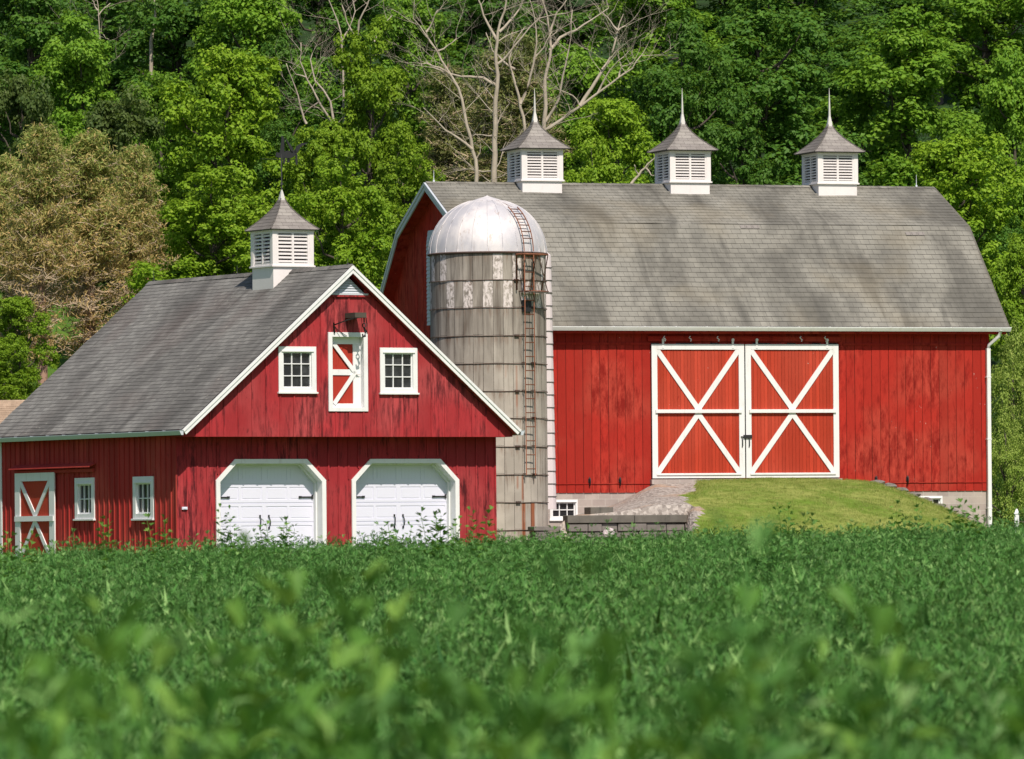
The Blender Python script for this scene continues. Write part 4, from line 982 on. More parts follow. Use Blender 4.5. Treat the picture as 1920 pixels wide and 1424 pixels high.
# low tan-roofed shed beyond the small barn
SHB = gz(-18.5, 217)
shed = empty('shed', (-19.5, 217.5, SHB)); tag(shed, 'low shed with a faded tan roof at the left edge', 'shed')
M['tan_roof'] = shingle('tan_shingles', (0.40, 0.29, 0.21), (0.26, 0.19, 0.14), (0.48, 0.36, 0.27), .3, .15)
rf = MB(); roof_slope(rf, (-5, -3.2, 4.55), (4.6, -3.2, 4.55), (4.6, 0, 6.42), (-5, 0, 6.42), .15, .012); roof_slope(rf, (4.6, 3.2, 4.55), (-5, 3.2, 4.55), (-5, 0, 6.42), (4.6, 0, 6.42), .15, .012)
rf.build('roof', M['tan_roof'], shed, SHB)
mb = MB(); wall_boards(mb, lambda u, z, d: (u, -2.9 - d, z), -4.8, 4.4, K(SHB - .5), K(4.6), [(-1, 0, K(SHB - 1), K(SHB + 1.7))], bw=.3); mb.box(-4.8, 4.4, -2.87, 2.9, SHB - .5, 4.55); mb.hexa([(4.37, -2.9, 4.55), (4.4, -2.9, 4.55), (4.4, 2.9, 4.55), (4.37, 2.9, 4.55), (4.37, -.05, 6.35), (4.4, -.05, 6.35), (4.4, .05, 6.35), (4.37, .05, 6.35)])
mb.build('wall', M['red_garage_side'], shed, SHB)
mb = MB(); mb.box(-1, 0, -2.92, -2.88, SHB - .3, SHB + 1.7); mb.build('door', M['white'], shed, SHB)
# ------------------------------------------------------------------ foliage
def leaf_object(name, mat, cen, nrm, ln, wd, rnd, parent=None):
    """one folded diamond leaf (2 triangles) per centre; numpy arrays"""
    n = len(cen); up = nrg.normal(size=(n, 3)); nrm = nrm / np.linalg.norm(nrm, axis=1)[:, None]
    d = np.cross(nrm, up); d /= np.linalg.norm(d, axis=1)[:, None]; s = np.cross(nrm, d)
    L = ln[:, None] * .5; W = wd[:, None] * .5
    fold = nrm * (wd[:, None] * .22)
    v = np.empty((n, 4, 3)); v[:, 0] = cen - d * L; v[:, 1] = cen - s * W + fold; v[:, 2] = cen + d * L; v[:, 3] = cen + s * W + fold
    base = np.arange(n)[:, None] * 4
    f = np.concatenate([base + [0, 1, 2], base + [0, 2, 3]], axis=1).reshape(-1)
    me = bpy.data.meshes.new(name); me.vertices.add(n * 4); me.vertices.foreach_set('co', v.reshape(-1))
    nf = n * 2; me.loops.add(nf * 3); me.loops.foreach_set('vertex_index', f.astype(np.int32)); me.polygons.add(nf)
    me.polygons.foreach_set('loop_start', np.arange(nf, dtype=np.int32) * 3)
    me.update(calc_edges=True)
    a = me.attributes.new('rnd', 'FLOAT', 'FACE'); a.data.foreach_set('value', np.repeat(rnd, 2).astype(np.float32))
    me.materials.append(mat)
    return me
def rand_unit(n):
    v = nrg.normal(size=(n, 3)); return v / np.linalg.norm(v, axis=1)[:, None]
def bezier_branch(m, a, b, r0, r1, sag=.15, n=5, jitter=.12):
    a = Vector(a); b = Vector(b); L = (b - a).length; pts = []; rad = []
    for i in range(n + 1):
        t = i / n; p = a.lerp(b, t); p.z += -math.sin(t * math.pi) * L * sag
        if 0 < i < n: p += Vector((rng.uniform(-1, 1), rng.uniform(-1, 1), rng.uniform(-1, 1))) * L * jitter * .4
        pts.append(p); rad.append(r0 + (r1 - r0) * t)
    m.tube(pts, rad, 5, rng.random(), False); return pts
class Proto: pass
def make_broadleaf(H=12.0, cr=3.0, cb=2.6, leafmat=None, nl=17000, lobes=20, seed=1, leaf=(.20, .15), loose=1.0):
    """normalised tree: height H, crown radius cr, crown base cb; returns trunk mesh and crown mesh"""
    random.seed(seed); m = MB(); m.tube([(0, 0, -1.5), (0.03, 0, .4), (.1, .05, cb), (0, .1, cb + (H - cb) * .5), (0, 0, H * .9)], [.30, .24, .19, .12, .03], 8)
    C, RAD = [], []
    for i in range(lobes):
        t = (i + .5) / lobes; z = cb + .5 + (H - cb - 1.0) * t
        a = i * 2.4 + rng.uniform(-.5, .5); prof = math.sin(math.pi * min(1, (t * .78 + .14))) ** .55
        rr = cr * prof * (rng.uniform(.50, .84) if i % 3 else rng.uniform(.1, .4))
        if i == lobes - 1: rr *= .3
        c = (rr * math.cos(a), rr * math.sin(a), z + rng.uniform(-.8, .6)); C.append(c); RAD.append(rng.uniform(.75, 1.35) * (1.1 - .30 * t) * cr / 3.0)
        bezier_branch(m, (0, 0, max(cb * .7, z - 1.6)), c, .08, .015)
    cen, nr, rn, sz = [], [], [], []
    for c, r in zip(C, RAD):
        k = 16; cu = rand_unit(k); cu[:, 2] = cu[:, 2] * .9 + .1
        per = int(nl / lobes / k); lobe_t = rng.uniform(-.10, .10)
        for q in cu:
            cc = np.array(c) + q * r * np.array([1, 1, .95]) * rng.uniform(.45, 1.08)
            cr_ = rng.uniform(.22, .52) * (r / 1.2) ** .5 * loose
            u = rand_unit(per); u[:, 2] = np.abs(u[:, 2]) * np.where(nrg.random(per) < .64, 1, -1)
            p = cc + u * cr_ * np.array([1.1, 1.1, .80]) * (nrg.random(per)[:, None] ** .4)
            cen.append(p); n_ = u * .8 + q * .5 + np.array([0, 0, .55]) + nrg.normal(size=(per, 3)) * .45; nr.append(n_)
            rn.append(np.clip(nrg.normal(.40 + lobe_t, .17, per), 0, 1)); sz.append(nrg.uniform(.7, 1.25, per))
    cen = np.concatenate(cen); nr = np.concatenate(nr); rn = np.concatenate(rn); sz = np.concatenate(sz)
    p = Proto(); p.H = H; p.cr = cr; p.trunk = m; p.mat = leafmat
    p.crown_args = (cen, nr, sz * leaf[0], sz * leaf[1], rn); return p
def make_pine(H=12.0, cr=2.4, cb=4.6, seed=3, dens=1.0):
    m = MB(); m.tube([(0, 0, -1.5), (0, 0, cb), (.05, .05, H * .6), (0, 0, H)], [.27, .22, .13, .02], 8)
    tw = MB(); cen, nr, rn = [], [], []
    z = 2.6
    while z < H - .3:
        t = (z - 1.2) / (H - 1.2); reach = cr * (1 - t) ** .42 * (0.55 if z < cb else 1.0) * (0.75 + .25 * min(1, t * 4)); nb = 6
        for k in range(nb):
            a = rng.uniform(0, 2 * math.pi); L = reach * rng.uniform(.6, 1.08)
            e = Vector((L * math.cos(a), L * math.sin(a), z + L * rng.uniform(-.10, .32)))
            pts = bezier_branch(tw, (0, 0, z), e, .032, .008, sag=.08, n=5, jitter=.1)
            for j in range(1, 6):
                for s in range(4):
                    q = pts[j] + Vector((rng.uniform(-1, 1), rng.uniform(-1, 1), rng.uniform(-.5, .8))) * L * .26
                    tw.tube([pts[j], q], [.019, .008], 3, rng.random(), False)
                    if z < cb + 1.2 and rng.random() < .82: continue
                    per = int(8 * dens); 
                    bq = np.array(pts[j].lerp(q, .6)); pp_ = bq + nrg.normal(size=(per, 3)) * np.array([.19, .19, .13])
                    cen.append(pp_); nr.append(rand_unit(per)); rn.append(np.clip(nrg.normal(.12 + .62 * (1 - t), .17, per), 0, 1))
        z += .29
    cen = np.concatenate(cen); nr = np.concatenate(nr); rn = np.concatenate(rn); n = len(cen)
    p = Proto(); p.H = H; p.cr = cr; p.trunk = m; p.twigs = tw; p.crown_args = (cen, nr, nrg.uniform(.16, .30, n), nrg.uniform(.035, .065, n), rn); return p
PR = {}
vlist = {'bright': [1, 2, 3], 'mid': [4, 5], 'dark': [6, 7], 'olive': [8], 'shrub': [9], 'pine': [10, 11], 'pine2': [12]}
MESHES = {}
for kind, seeds in vlist.items():
    MESHES[kind] = []
    for sd_ in seeds:
        if kind == 'pine': p = make_pine(seed=sd_)
        elif kind == 'pine2': p = make_pine(seed=sd_, dens=1.0, cb=2.0)
        elif kind == 'shrub': p = make_broadleaf(H=6.0, cr=3.0, cb=.6, nl=15000, lobes=22, leaf=(.13, .09), seed=sd_, loose=1.1)
        elif kind == 'bright': p = make_broadleaf(nl=34000, lobes=34, seed=sd_, leaf=(.165, .12))
        else: p = make_broadleaf(nl=30000, lobes=32, seed=sd_, leaf=(.19, .12), loose=1.15)
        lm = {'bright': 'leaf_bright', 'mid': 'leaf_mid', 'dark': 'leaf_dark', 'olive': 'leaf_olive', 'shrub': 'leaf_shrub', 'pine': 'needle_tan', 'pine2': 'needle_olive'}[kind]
        bark = M['bark_pine'] if 'pine' in kind else M['bark']
        def tomesh(mb, name, mat):
            o = mb.build(name, mat); me = o.data; bpy.data.objects.remove(o); return me
        MESHES[kind].append((leaf_object('crown', M[lm], *p.crown_args), tomesh(p.trunk, 'trunk', bark), tomesh(p.twigs, 'twigs', M['twig_tan']) if hasattr(p, 'twigs') else None, p.H, p.cr))
TREES = [
('bright', -10.01, 236, 19.83, 5.18, 'bright green maple rising directly behind the small barn roof cupola'),
('bright', -4.97, 238, 19.85, 3.87, 'bright green maple between the two bare tree clumps'),
('bright', -10.18, 226, 14.28, 4.97, 'low bright green tree touching the ridge of the small barn'),
('bright', -6.58, 236, 16.88, 2.88, 'slender bright tree below the small pale bare tree'),
('bright', -5.72, 224, 14.49, 4.01, 'bright green tree behind the gable peak of the small barn'),
('bright', -3.43, 230, 15.94, 3.18, 'slim bright tree left of the gambrel barn peak'),
('bright', 3.73, 232, 17.61, 4.34, 'bright green tree between the first and second roof cupolas of the big barn'),
('bright', 2.86, 224, 15.15, 3.1, 'low bright tree just right of the first cupola of the big barn'),
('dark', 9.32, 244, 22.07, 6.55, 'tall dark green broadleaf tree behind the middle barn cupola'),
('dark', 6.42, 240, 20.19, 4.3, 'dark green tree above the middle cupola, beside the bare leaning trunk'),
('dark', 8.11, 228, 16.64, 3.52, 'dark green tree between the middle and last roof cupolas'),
('mid', 14.99, 246, 21.59, 6.21, 'large mid green maple above the last roof cupola'),
('bright', 15.39, 226, 15.8, 4.97, 'bright rounded maple behind the right end of the big barn ridge'),
('mid', 18.21, 236, 19.2, 3.65, 'mid green tree at the upper right edge'),
('bright', 17.19, 220, 12.09, 2.33, 'bright green tree beside the right slope of the barn roof'),
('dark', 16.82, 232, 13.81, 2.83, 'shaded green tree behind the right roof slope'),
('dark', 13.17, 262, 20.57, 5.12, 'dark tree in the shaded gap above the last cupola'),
('mid', 6.15, 270, 25.61, 6.59, 'mid green tree high on the hill right of the bare trees'),
('dark', 12.75, 285, 27.59, 7.65, 'dark tree on the upper hill above the last two cupolas'),
('mid', 19.92, 272, 26.11, 6.64, 'green maple on the upper hill at the right corner'),
('dark', -18.98, 262, 24.7, 5.76, 'dark tree at the upper left corner of the wood'),
('mid', -16.3, 250, 21.99, 4.48, 'mid green tree in the upper left, left of the thin grey trunk'),
('olive', -17.96, 242, 19.19, 3.74, 'greyish green tree above the tan pines at the left edge'),
('olive', -14.28, 238, 18.09, 3.87, 'olive green tree above the tan pines'),
('mid', -13.05, 246, 19.83, 4.4, 'mid green tree left of the tallest bright maple'),
('dark', -13.53, 268, 25.17, 6.11, 'dark tree with its trunk bare high on the hill'),
('mid', -10.32, 264, 24.79, 5.59, 'green tree on the hill above the tallest bright maple'),
('dark', -7.97, 280, 27.55, 6.15, 'dark tree high behind the small bare tree'),
('mid', -4.06, 262, 23.92, 4.48, 'green tree left of the tall bare trees'),
('dark', -1.63, 284, 26.47, 6.93, 'dark tree behind the tall bare trees'),
('mid', 2.67, 255, 21.4, 4.15, 'green tree showing through the branches of the leaning bare tree'),
('dark', 0.8, 262, 20.04, 4.69, 'shaded tree low behind the bare trunks'),
('dark', -8.78, 256, 20.95, 3.75, 'shaded tree between the bright maples'),
('dark', 10.02, 300, 29.73, 8.06, 'dark tree on the ridge above the middle cupola'),
('dark', -20.96, 268, 23.06, 4.36, 'dark tree at the far upper left edge of the wood'),
('dark', -18.3, 300, 29.49, 8.06, 'dark tree on the ridge behind the upper left wood'),
('dark', 20.19, 310, 31.09, 9.08, 'dark tree on the ridge behind the upper right wood'),
('dark', 2.55, 312, 31.44, 9.14, 'dark tree on the ridge behind the bare trees'),
('mid', -1.96, 232, 14.55, 2.83, 'low green tree hugging the left end of the big barn ridge'),
('bright', -16.63, 222, 10.23, 2.35, 'low bright green tree left of the small barn roof'),
('bright', -17.4, 219, 8.43, 2.67, 'bright bushy tree at the left edge above the tan shed roof'),
('dark', -13.3, 250, 15.66, 3.86, 'shaded tree between the tan pines and the small barn'),
('dark', 14.99, 250, 17.03, 3.46, 'shaded tree between the last cupola and the rounded maple'),
('pine', -16.29, 228, 16.3, 3.52, 'tan browning pine at the left edge'),
('pine', -14.75, 230, 16.14, 3.93, 'tallest tan browning pine with a thick pale trunk'),
('pine', -13.18, 232, 15.78, 3.21, 'tan pine with orange needle tips near the small barn roof'),
('pine', -17.7, 233, 15.5, 3.03, 'green tinged tan pine cut by the left edge'),
('pine2', 0.17, 248, 20.87, 5.25, 'olive brown pine behind the tall bare trees'),
('pine2', -2.3, 252, 19.98, 4.1, 'small olive pine left of the tall bare trunks'),
('shrub', 16.27, 212, 7.91, 2.59, 'pale green rounded shrub beside the barn corner downspout'),
('shrub', 15.54, 206, 5.22, 2.01, 'tangled low shrub behind the white post'),
('shrub', 16.46, 208, 5.76, 1.86, 'pale shrub at the right edge above the white post'),
('shrub', 17.2, 216, 8.73, 2.11, 'leafy shrub below the bright tree at the right edge'),
('dark', 18.93, 240, 11.1, 2.73, 'dark trunked tree behind the shrubs at the right edge'),

]
def add_tree(kind, x, y, top, width, label, i):
    crown, trunk, twigs, H, cr = MESHES[kind][i % len(MESHES[kind])]
    g = gz(x, y) - .1; s = (width / (2 * cr)) * 1.08; sz = (top - g) / H
    nm = {'bright': 'maple_tree', 'pine': 'pine_tree', 'pine2': 'pine_tree', 'shrub': 'shrub'}.get(kind, 'broadleaf_tree')
    t = empty(nm, (x, y, g), (i * 1.7) % 6.28); t.scale = (s, s, sz)
    tag(t, label, 'shrub' if kind == 'shrub' else 'tree')
    for n_, me in (('trunk', trunk), ('crown', crown), ('twigs', twigs)):
        if me is None: continue
        o = bpy.data.objects.new(n_, me); col.objects.link(o); o.parent = t
for i, (kind, x, y, top, w, lab) in enumerate(TREES): add_tree(kind, x, y, top, w, lab, i)
# a brick orange dead spray on one pine
# ------------------------------------------------------------------ bare trees
BARE = [
('tall grey bare tree with a forked trunk left of the first cupola', 226, [(0.083, [(-1.14, 13.83), (-1.15, 14.75), (-1.27, 15.49), (-1.49, 16.41), (-1.74, 17.24), (-2.1, 17.89), (-2.46, 18.53), (-2.88, 19.18), (-3.24, 19.64)]), (0.055, [(-1.24, 15.12), (-1.68, 15.46), (-2.17, 15.77), (-2.66, 16.27), (-2.94, 16.53)]), (0.046, [(-1.97, 17.7), (-2.34, 17.93), (-2.8, 18.08), (-2.98, 18.04)]), (0.037, [(-2.42, 18.52), (-2.05, 18.71), (-1.78, 18.95)]), (0.037, [(-2.79, 19.18), (-2.56, 19.55), (-2.41, 19.91)])]),
('tallest bare tree with a straight pale trunk beside the first cupola', 229, [(0.121, [(-0.52, 13.99), (-0.48, 15.11), (-0.43, 16.04), (-0.42, 16.97), (-0.36, 17.9), (-0.41, 18.65), (-0.36, 19.39), (-0.11, 20.14), (0.08, 20.88)]), (0.065, [(-0.42, 17.53), (-0.88, 17.8), (-1.35, 17.86), (-1.9, 17.95), (-2.55, 18.2), (-2.87, 18.45)]), (0.056, [(-0.38, 19.11), (-0.68, 19.68), (-0.95, 20.33), (-1.13, 20.89)]), (0.056, [(-0.31, 19.39), (0.07, 19.76), (0.45, 20.22), (0.73, 20.87)]), (0.047, [(-0.35, 18.28), (0.06, 18.64), (0.53, 19.2), (1.09, 19.85), (2.03, 20.02)]), (0.037, [(-0.43, 15.85), (-0.71, 15.76), (-1.18, 15.82), (-1.59, 15.64)]), (0.037, [(-0.44, 14.55), (-0.91, 14.52), (-1.37, 14.63), (-1.93, 14.6)])]),
('slender bare tree with crossing limbs behind the first cupola', 233, [(0.076, [(0.6, 15.72), (0.55, 16.66), (0.37, 17.42), (0.15, 18.18), (0.06, 18.75), (0.25, 19.32), (0.64, 19.89)]), (0.057, [(0.42, 17.14), (0.71, 17.8), (0.91, 18.56), (1.01, 19.31), (0.98, 20.26), (0.74, 21.02)]), (0.047, [(0.24, 18.37), (-0.13, 18.66), (-0.51, 19.04), (-0.75, 19.71)]), (0.038, [(0.91, 18.75), (1.29, 19.12), (1.58, 19.69)])]),
('bare tree with a curved brown trunk above the first cupola', 236, [(0.096, [(1.28, 16.28), (1.33, 17.24), (1.34, 18.2), (1.5, 18.96), (1.54, 19.73), (1.42, 20.5), (1.18, 21.46)]), (0.067, [(1.5, 19.25), (1.89, 19.73), (2.47, 20.01), (3.05, 20.39), (3.63, 20.83)]), (0.058, [(1.29, 16.66), (1.68, 17.23), (1.91, 17.81), (2.07, 18.77), (2.27, 19.72), (2.32, 20.68)]), (0.048, [(1.55, 19.92), (1.8, 20.59), (2.29, 21.26)])]),
('leaning bare tree with a long limb pointing up to the right', 224, [(0.073, [(1.04, 15.53), (1.77, 15.96), (2.5, 16.46), (3.14, 16.93), (3.79, 17.42), (4.25, 17.72), (4.52, 18.14)]), (0.073, [(2.47, 16.44), (2.87, 17.06), (3.24, 17.69), (3.58, 18.33), (3.75, 19.06), (3.95, 19.6)]), (0.036, [(3.75, 19.02), (3.53, 19.33), (3.26, 19.61)]), (0.036, [(3.76, 19.0), (4.02, 19.18), (4.17, 19.22)]), (0.036, [(3.05, 16.86), (3.42, 17.51), (3.61, 17.78), (3.94, 18.09)]), (0.036, [(3.79, 17.42), (3.88, 17.78), (4.25, 17.92)]), (0.036, [(3.24, 17.69), (3.52, 18.09), (3.65, 18.27)]), (0.036, [(2.47, 16.44), (2.23, 16.79), (1.87, 16.94)])]),
('small pale bare tree between the two bright maples', 244, [(0.06, [(-6.41, 17.14), (-6.77, 17.54), (-7.16, 18.24), (-7.49, 18.84), (-7.74, 19.54), (-7.68, 20.23)]), (0.05, [(-6.51, 17.21), (-6.6, 18.04), (-7.19, 18.84), (-7.38, 19.63), (-7.18, 20.13)]), (0.05, [(-7.52, 17.21), (-7.64, 17.55), (-7.79, 18.25), (-8.03, 18.85), (-8.22, 19.44)]), (0.04, [(-7.0, 18.04), (-7.3, 17.85), (-7.6, 17.55)]), (0.03, [(-7.49, 18.94), (-7.89, 19.04), (-8.08, 19.34)])]),
('fine twigged bare tree at the top between the bright maples', 240, [(0.049, [(-6.0, 19.13), (-6.09, 19.91), (-6.23, 20.7), (-6.56, 21.48), (-6.85, 21.87)]), (0.049, [(-5.54, 20.1), (-5.45, 20.69), (-5.1, 21.27), (-4.9, 21.86)]), (0.039, [(-6.09, 19.91), (-5.79, 20.4), (-5.59, 21.08), (-5.68, 21.67)]), (0.039, [(-4.91, 19.9), (-4.62, 20.49), (-4.22, 20.87)]), (0.039, [(-5.54, 20.1), (-5.88, 20.69), (-6.07, 21.28)])]),
('thin grey bare trunk in the upper left wood', 252, [(0.051, [(-16.0, 19.69), (-15.83, 20.4), (-15.66, 21.12), (-15.69, 21.94), (-15.81, 22.76)]), (0.031, [(-15.73, 21.94), (-15.5, 22.25), (-15.3, 22.45)]), (0.031, [(-15.67, 21.33), (-15.45, 21.08), (-15.33, 21.0)]), (0.031, [(-15.73, 22.15), (-15.91, 22.46), (-16.11, 22.72)])]),
('pale mottled trunk among dark leaves at the upper left', 266, [(0.097, [(-14.45, 21.98), (-14.36, 22.62), (-14.31, 23.27), (-14.28, 24.14)])]),
('broken bare branch stump beside the middle cupola', 222, [(0.054, [(4.08, 13.57), (4.41, 13.96), (4.66, 14.2), (4.85, 14.43), (5.03, 14.64)]), (0.036, [(4.41, 13.96), (4.3, 14.14), (4.27, 14.29)]), (0.036, [(4.66, 14.18), (4.81, 14.0), (4.92, 13.92)])]),

]
def twig(m, p, d, L, r, depth):
    n = 4; pts = [p]; q = Vector(p); dd = Vector(d)
    for i in range(n):
        dd = (dd + Vector((rng.uniform(-1, 1), rng.uniform(-1, 1), rng.uniform(-.7, 1))) * .28).normalized(); q = q + dd * L / n; pts.append(q.copy())
    m.tube(pts, [r * (1 - .75 * i / n) for i in range(n + 1)], 4, rng.random(), False)
    if depth > 0:
        for k in range(rng.choice((2, 3))):
            i = rng.randint(1, n); b = (dd + Vector((rng.uniform(-1, 1), rng.uniform(-1, 1), rng.uniform(-.6, .9))) * .9).normalized()
            twig(m, pts[i], b, L * rng.uniform(.45, .7), r * .5, depth - 1)
for i, (lab, D, brs) in enumerate(BARE):
    tr = MB(); limbs = []; x0, z0 = brs[0][1][0]; g = gz(x0, D)
    for bi, (r, pts) in enumerate(brs):
        P3 = []; y = D; dy = rng.uniform(-.5, .5) if bi else 0
        # limbs start on the trunk's plane and lean toward or away from the viewer as they rise
        for j, (x, z) in enumerate(pts):
            P3.append(Vector((x + rng.uniform(-.03, .03), D + dy * j * .45, z)))
        if bi == 0 and 'stump' not in lab: P3 = [Vector((x0 + rng.uniform(-.1, .1), D, g - .4))] + P3
        fine = []
        for a, b in zip(P3, P3[1:]): fine += [a, a.lerp(b, .5) + Vector((rng.uniform(-1, 1), rng.uniform(-1, 1), rng.uniform(-1, 1))) * .035]
        fine.append(P3[-1]); n = len(fine)
        if bi: lb = MB()
        else: lb = tr
        if bi: limbs.append(lb)
        lb.tube(fine, [max(.016, r * (1 - .78 * k / (n - 1))) for k in range(n)], 7, rng.random(), True)
        if 'mottled' in lab: continue
        for k in range(2, n):
            if rng.random() < (.65 if 'stump' not in lab else .1):
                d = (fine[k] - fine[k - 1]).normalized(); sd_ = Vector((rng.choice((-1, 1)) * rng.uniform(.4, 1), rng.uniform(-.8, .8), rng.uniform(-.1, .6)))
                twig(lb, fine[k], (d * .5 + sd_).normalized(), rng.uniform(.7, 1.9), max(.009, r * .2), 3)
    t = empty('bare_tree', (x0, D, g)); tag(t, lab, 'tree')
    for m_, n_ in [(tr, 'trunk')] + [(q_, 'limb') for q_ in limbs]:
        if m_.v:
            o = m_.build(n_, M['bark_pale']); o.data.transform(Matrix.Translation((-x0, -D, -g))); o.parent = t

# ------------------------------------------------------------------ alfalfa field
def plant_mesh(name, stems, H, rad, leaflet=(.030, .012), nodes=9, node_lo=.45, spread=.10, seed=0, mat=None, hvar=True):
    V, F, RN = [], [], []
    def tri(a, b, c, r):
        n = len(V); V.extend((a, b, c)); F.append((n, n + 1, n + 2)); RN.append(r)
    def leaf(p, d, nrm, L, W, r):
        s = d.cross(nrm).normalized(); mid = p + d * L * .55; tip = p + d * L - nrm * L * .12
        n = len(V); V.extend((p, mid - s * W * .5 + nrm * W * .18, tip, mid + s * W * .5 + nrm * W * .18))
        F.append((n, n + 1, n + 2)); RN.append(r); F.append((n, n + 2, n + 3)); RN.append(r)
    for s in range(stems):
        a = rng.uniform(0, 6.28); rr = rad * math.sqrt(rng.random()); b = Vector((rr * math.cos(a), rr * math.sin(a), 0))
        h = H * (rng.uniform(.80, 1.08) if hvar else rng.uniform(.94, 1.0) if s else 1.0); lean = Vector((rng.uniform(-1, 1), rng.uniform(-1, 1), 0)) * spread * 1.6
        pos = lambda t: b + lean * t * t + Vector((0, 0, h * t))
        w = Vector((.0026, 0, 0)); sr = rng.uniform(.4, .8)
        for k in range(3):
            p, q = pos(.3 + .7 * k / 3), pos(.3 + .7 * (k + 1) / 3); n = len(V)
            V.extend((p - w, p + w, q + w * .7, q - w * .7)); F.append((n, n + 1, n + 2)); RN.append(sr); F.append((n, n + 2, n + 3)); RN.append(sr)
        for k in range(nodes):
            t = node_lo + (1 - node_lo) * (k + rng.uniform(-.2, .2)) / (nodes - 1); t = min(t, 1.0); p = pos(t)
            az = k * 2.4 + a; el = rng.uniform(.1, .9) + (.5 if k > nodes - 3 else 0); d = Vector((math.cos(az) * math.cos(el), math.sin(az) * math.cos(el), math.sin(el)))
            pl = rng.uniform(.012, .045) * (1.2 - .5 * t); q = p + d * pl; base = rng.gauss(.36 + .28 * (t > .86), .14)
            nn = Vector((rng.uniform(-.5, .5), rng.uniform(-.5, .5), 1)).normalized(); sz = rng.uniform(.75, 1.2) * (1.0 if t < .9 else .8)
            for j in (-1, 0, 1):
                dd = (Matrix.Rotation(j * .75, 3, nn) @ d); dd = (dd - nn * dd.dot(nn) * .35 + Vector((0, 0, rng.uniform(-.1, .25)))).normalized()
                leaf(q, dd, nn, leaflet[0] * sz, leaflet[1] * sz, min(1, max(0, base + rng.uniform(-.12, .12))))
    me = bpy.data.meshes.new(name); me.from_pydata([tuple(v) for v in V], [], F)
    at = me.attributes.new('rnd', 'FLOAT', 'FACE'); at.data.foreach_set('value', RN); me.materials.append(mat or M['crop']); return me
protoc = bpy.data.collections.new('alfalfa_plants')       # instanced by the field's geometry nodes, never linked to the scene itself
for k in range(6):
    H = .74 if k < 6 else .96
    o = bpy.data.objects.new('alfalfa_plant', plant_mesh('alfalfa_plant', 32 if k < 6 else 4, H, .24, (.048, .0085), 14, .40, spread=.12 + .05 * (k > 4), seed=k)); protoc.objects.link(o)
def grass_mesh(name, n, H, rad, mat):
    V, F, RN = [], [], []
    for i in range(n):
        a = rng.uniform(0, 6.28); rr = rad * math.sqrt(rng.random()); b = Vector((rr * math.cos(a), rr * math.sin(a), 0)); d = Vector((rng.uniform(-1, 1), rng.uniform(-1, 1), 0)); w = Vector((-d.y, d.x, 0)).normalized() * H * .035; h = H * rng.uniform(.6, 1.1); r = rng.random(); k0 = len(V)
        for t in (0, .4, .75): p = b + d * h * .55 * t * t + Vector((0, 0, h * t)); V.extend((p - w * (1 - t * .6), p + w * (1 - t * .6)))
        V.append(b + d * h * .55 + Vector((0, 0, h * .93)))
        for q in ((0, 1, 3, 2), (2, 3, 5, 4), (4, 5, 6)): F.append(tuple(k0 + j for j in q)); RN.append(r)
    me = bpy.data.meshes.new(name); me.from_pydata([tuple(v) for v in V], [], F); at = me.attributes.new('rnd', 'FLOAT', 'FACE'); at.data.foreach_set('value', RN); me.materials.append(mat); return me
for k in range(2):
    o = bpy.data.objects.new('grass_tuft', grass_mesh('grass_tuft', 12, .82, .14, M['crop'])); protoc.objects.link(o)
def scatter(name, pts, coll, label, cat, kind, smin, smax, nvar):
    me = bpy.data.meshes.new(name); me.from_pydata(pts, [], []); o = bpy.data.objects.new(name, me); col.objects.link(o); tag(o, label, cat, None, kind)
    ng = bpy.data.node_groups.new(name + '_scatter', 'GeometryNodeTree'); ng.interface.new_socket('Geometry', in_out='INPUT', socket_type='NodeSocketGeometry'); ng.interface.new_socket('Geometry', in_out='OUTPUT', socket_type='NodeSocketGeometry')
    gi, go = ng.nodes.new('NodeGroupInput'), ng.nodes.new('NodeGroupOutput'); mp = ng.nodes.new('GeometryNodeMeshToPoints'); ip = ng.nodes.new('GeometryNodeInstanceOnPoints'); ci = ng.nodes.new('GeometryNodeCollectionInfo')
    ci.inputs['Collection'].default_value = coll; ci.inputs['Separate Children'].default_value = True; ci.inputs['Reset Children'].default_value = True
    ip.inputs['Pick Instance'].default_value = True
    rr = ng.nodes.new('FunctionNodeRandomValue'); rr.data_type = 'FLOAT_VECTOR'; rr.inputs[0].default_value = (-.12, -.12, 0); rr.inputs[1].default_value = (.12, .12, 6.28)
    rs = ng.nodes.new('FunctionNodeRandomValue'); rs.data_type = 'FLOAT'; rs.inputs[2].default_value = smin; rs.inputs[3].default_value = smax; rs.inputs['Seed'].default_value = 5
    ri = ng.nodes.new('FunctionNodeRandomValue'); ri.data_type = 'INT'; ri.inputs[4].default_value = 0; ri.inputs[5].default_value = nvar - 1; ri.inputs['Seed'].default_value = 9
    L = ng.links.new; L(gi.outputs[0], mp.inputs[0]); L(mp.outputs[0], ip.inputs['Points']); L(ci.outputs[0], ip.inputs['Instance']); L(rr.outputs[0], ip.inputs['Rotation']); L(rs.outputs[1], ip.inputs['Scale']); L(ri.outputs[2], ip.inputs['Instance Index']); L(ip.outputs[0], go.inputs[0])
    md = o.modifiers.new('scatter', 'NODES'); md.node_group = ng; return o
pts = []; y = 6.5
while y < 66:
    step = .24 if y < 30 else .28
    hwid = .082 * y + 1.6; x = -hwid
    while x < hwid:
        px_, py_ = x + rng.uniform(-.14, .14), y + rng.uniform(-.14, .14); pts.append((px_, py_, gz(px_, py_) - .03 + (.10 if py_ > 11 else .17) * noise.noise(Vector((px_ * 1.1, py_ * .9, 7))))); x += step
    y += step
scatter('alfalfa_field', pts, protoc, 'dense green leafy crop filling the foreground up to the barns', 'crop', 'stuff', .86, 1.12, 8)
tallc = bpy.data.collections.new('tall_stem_plants')
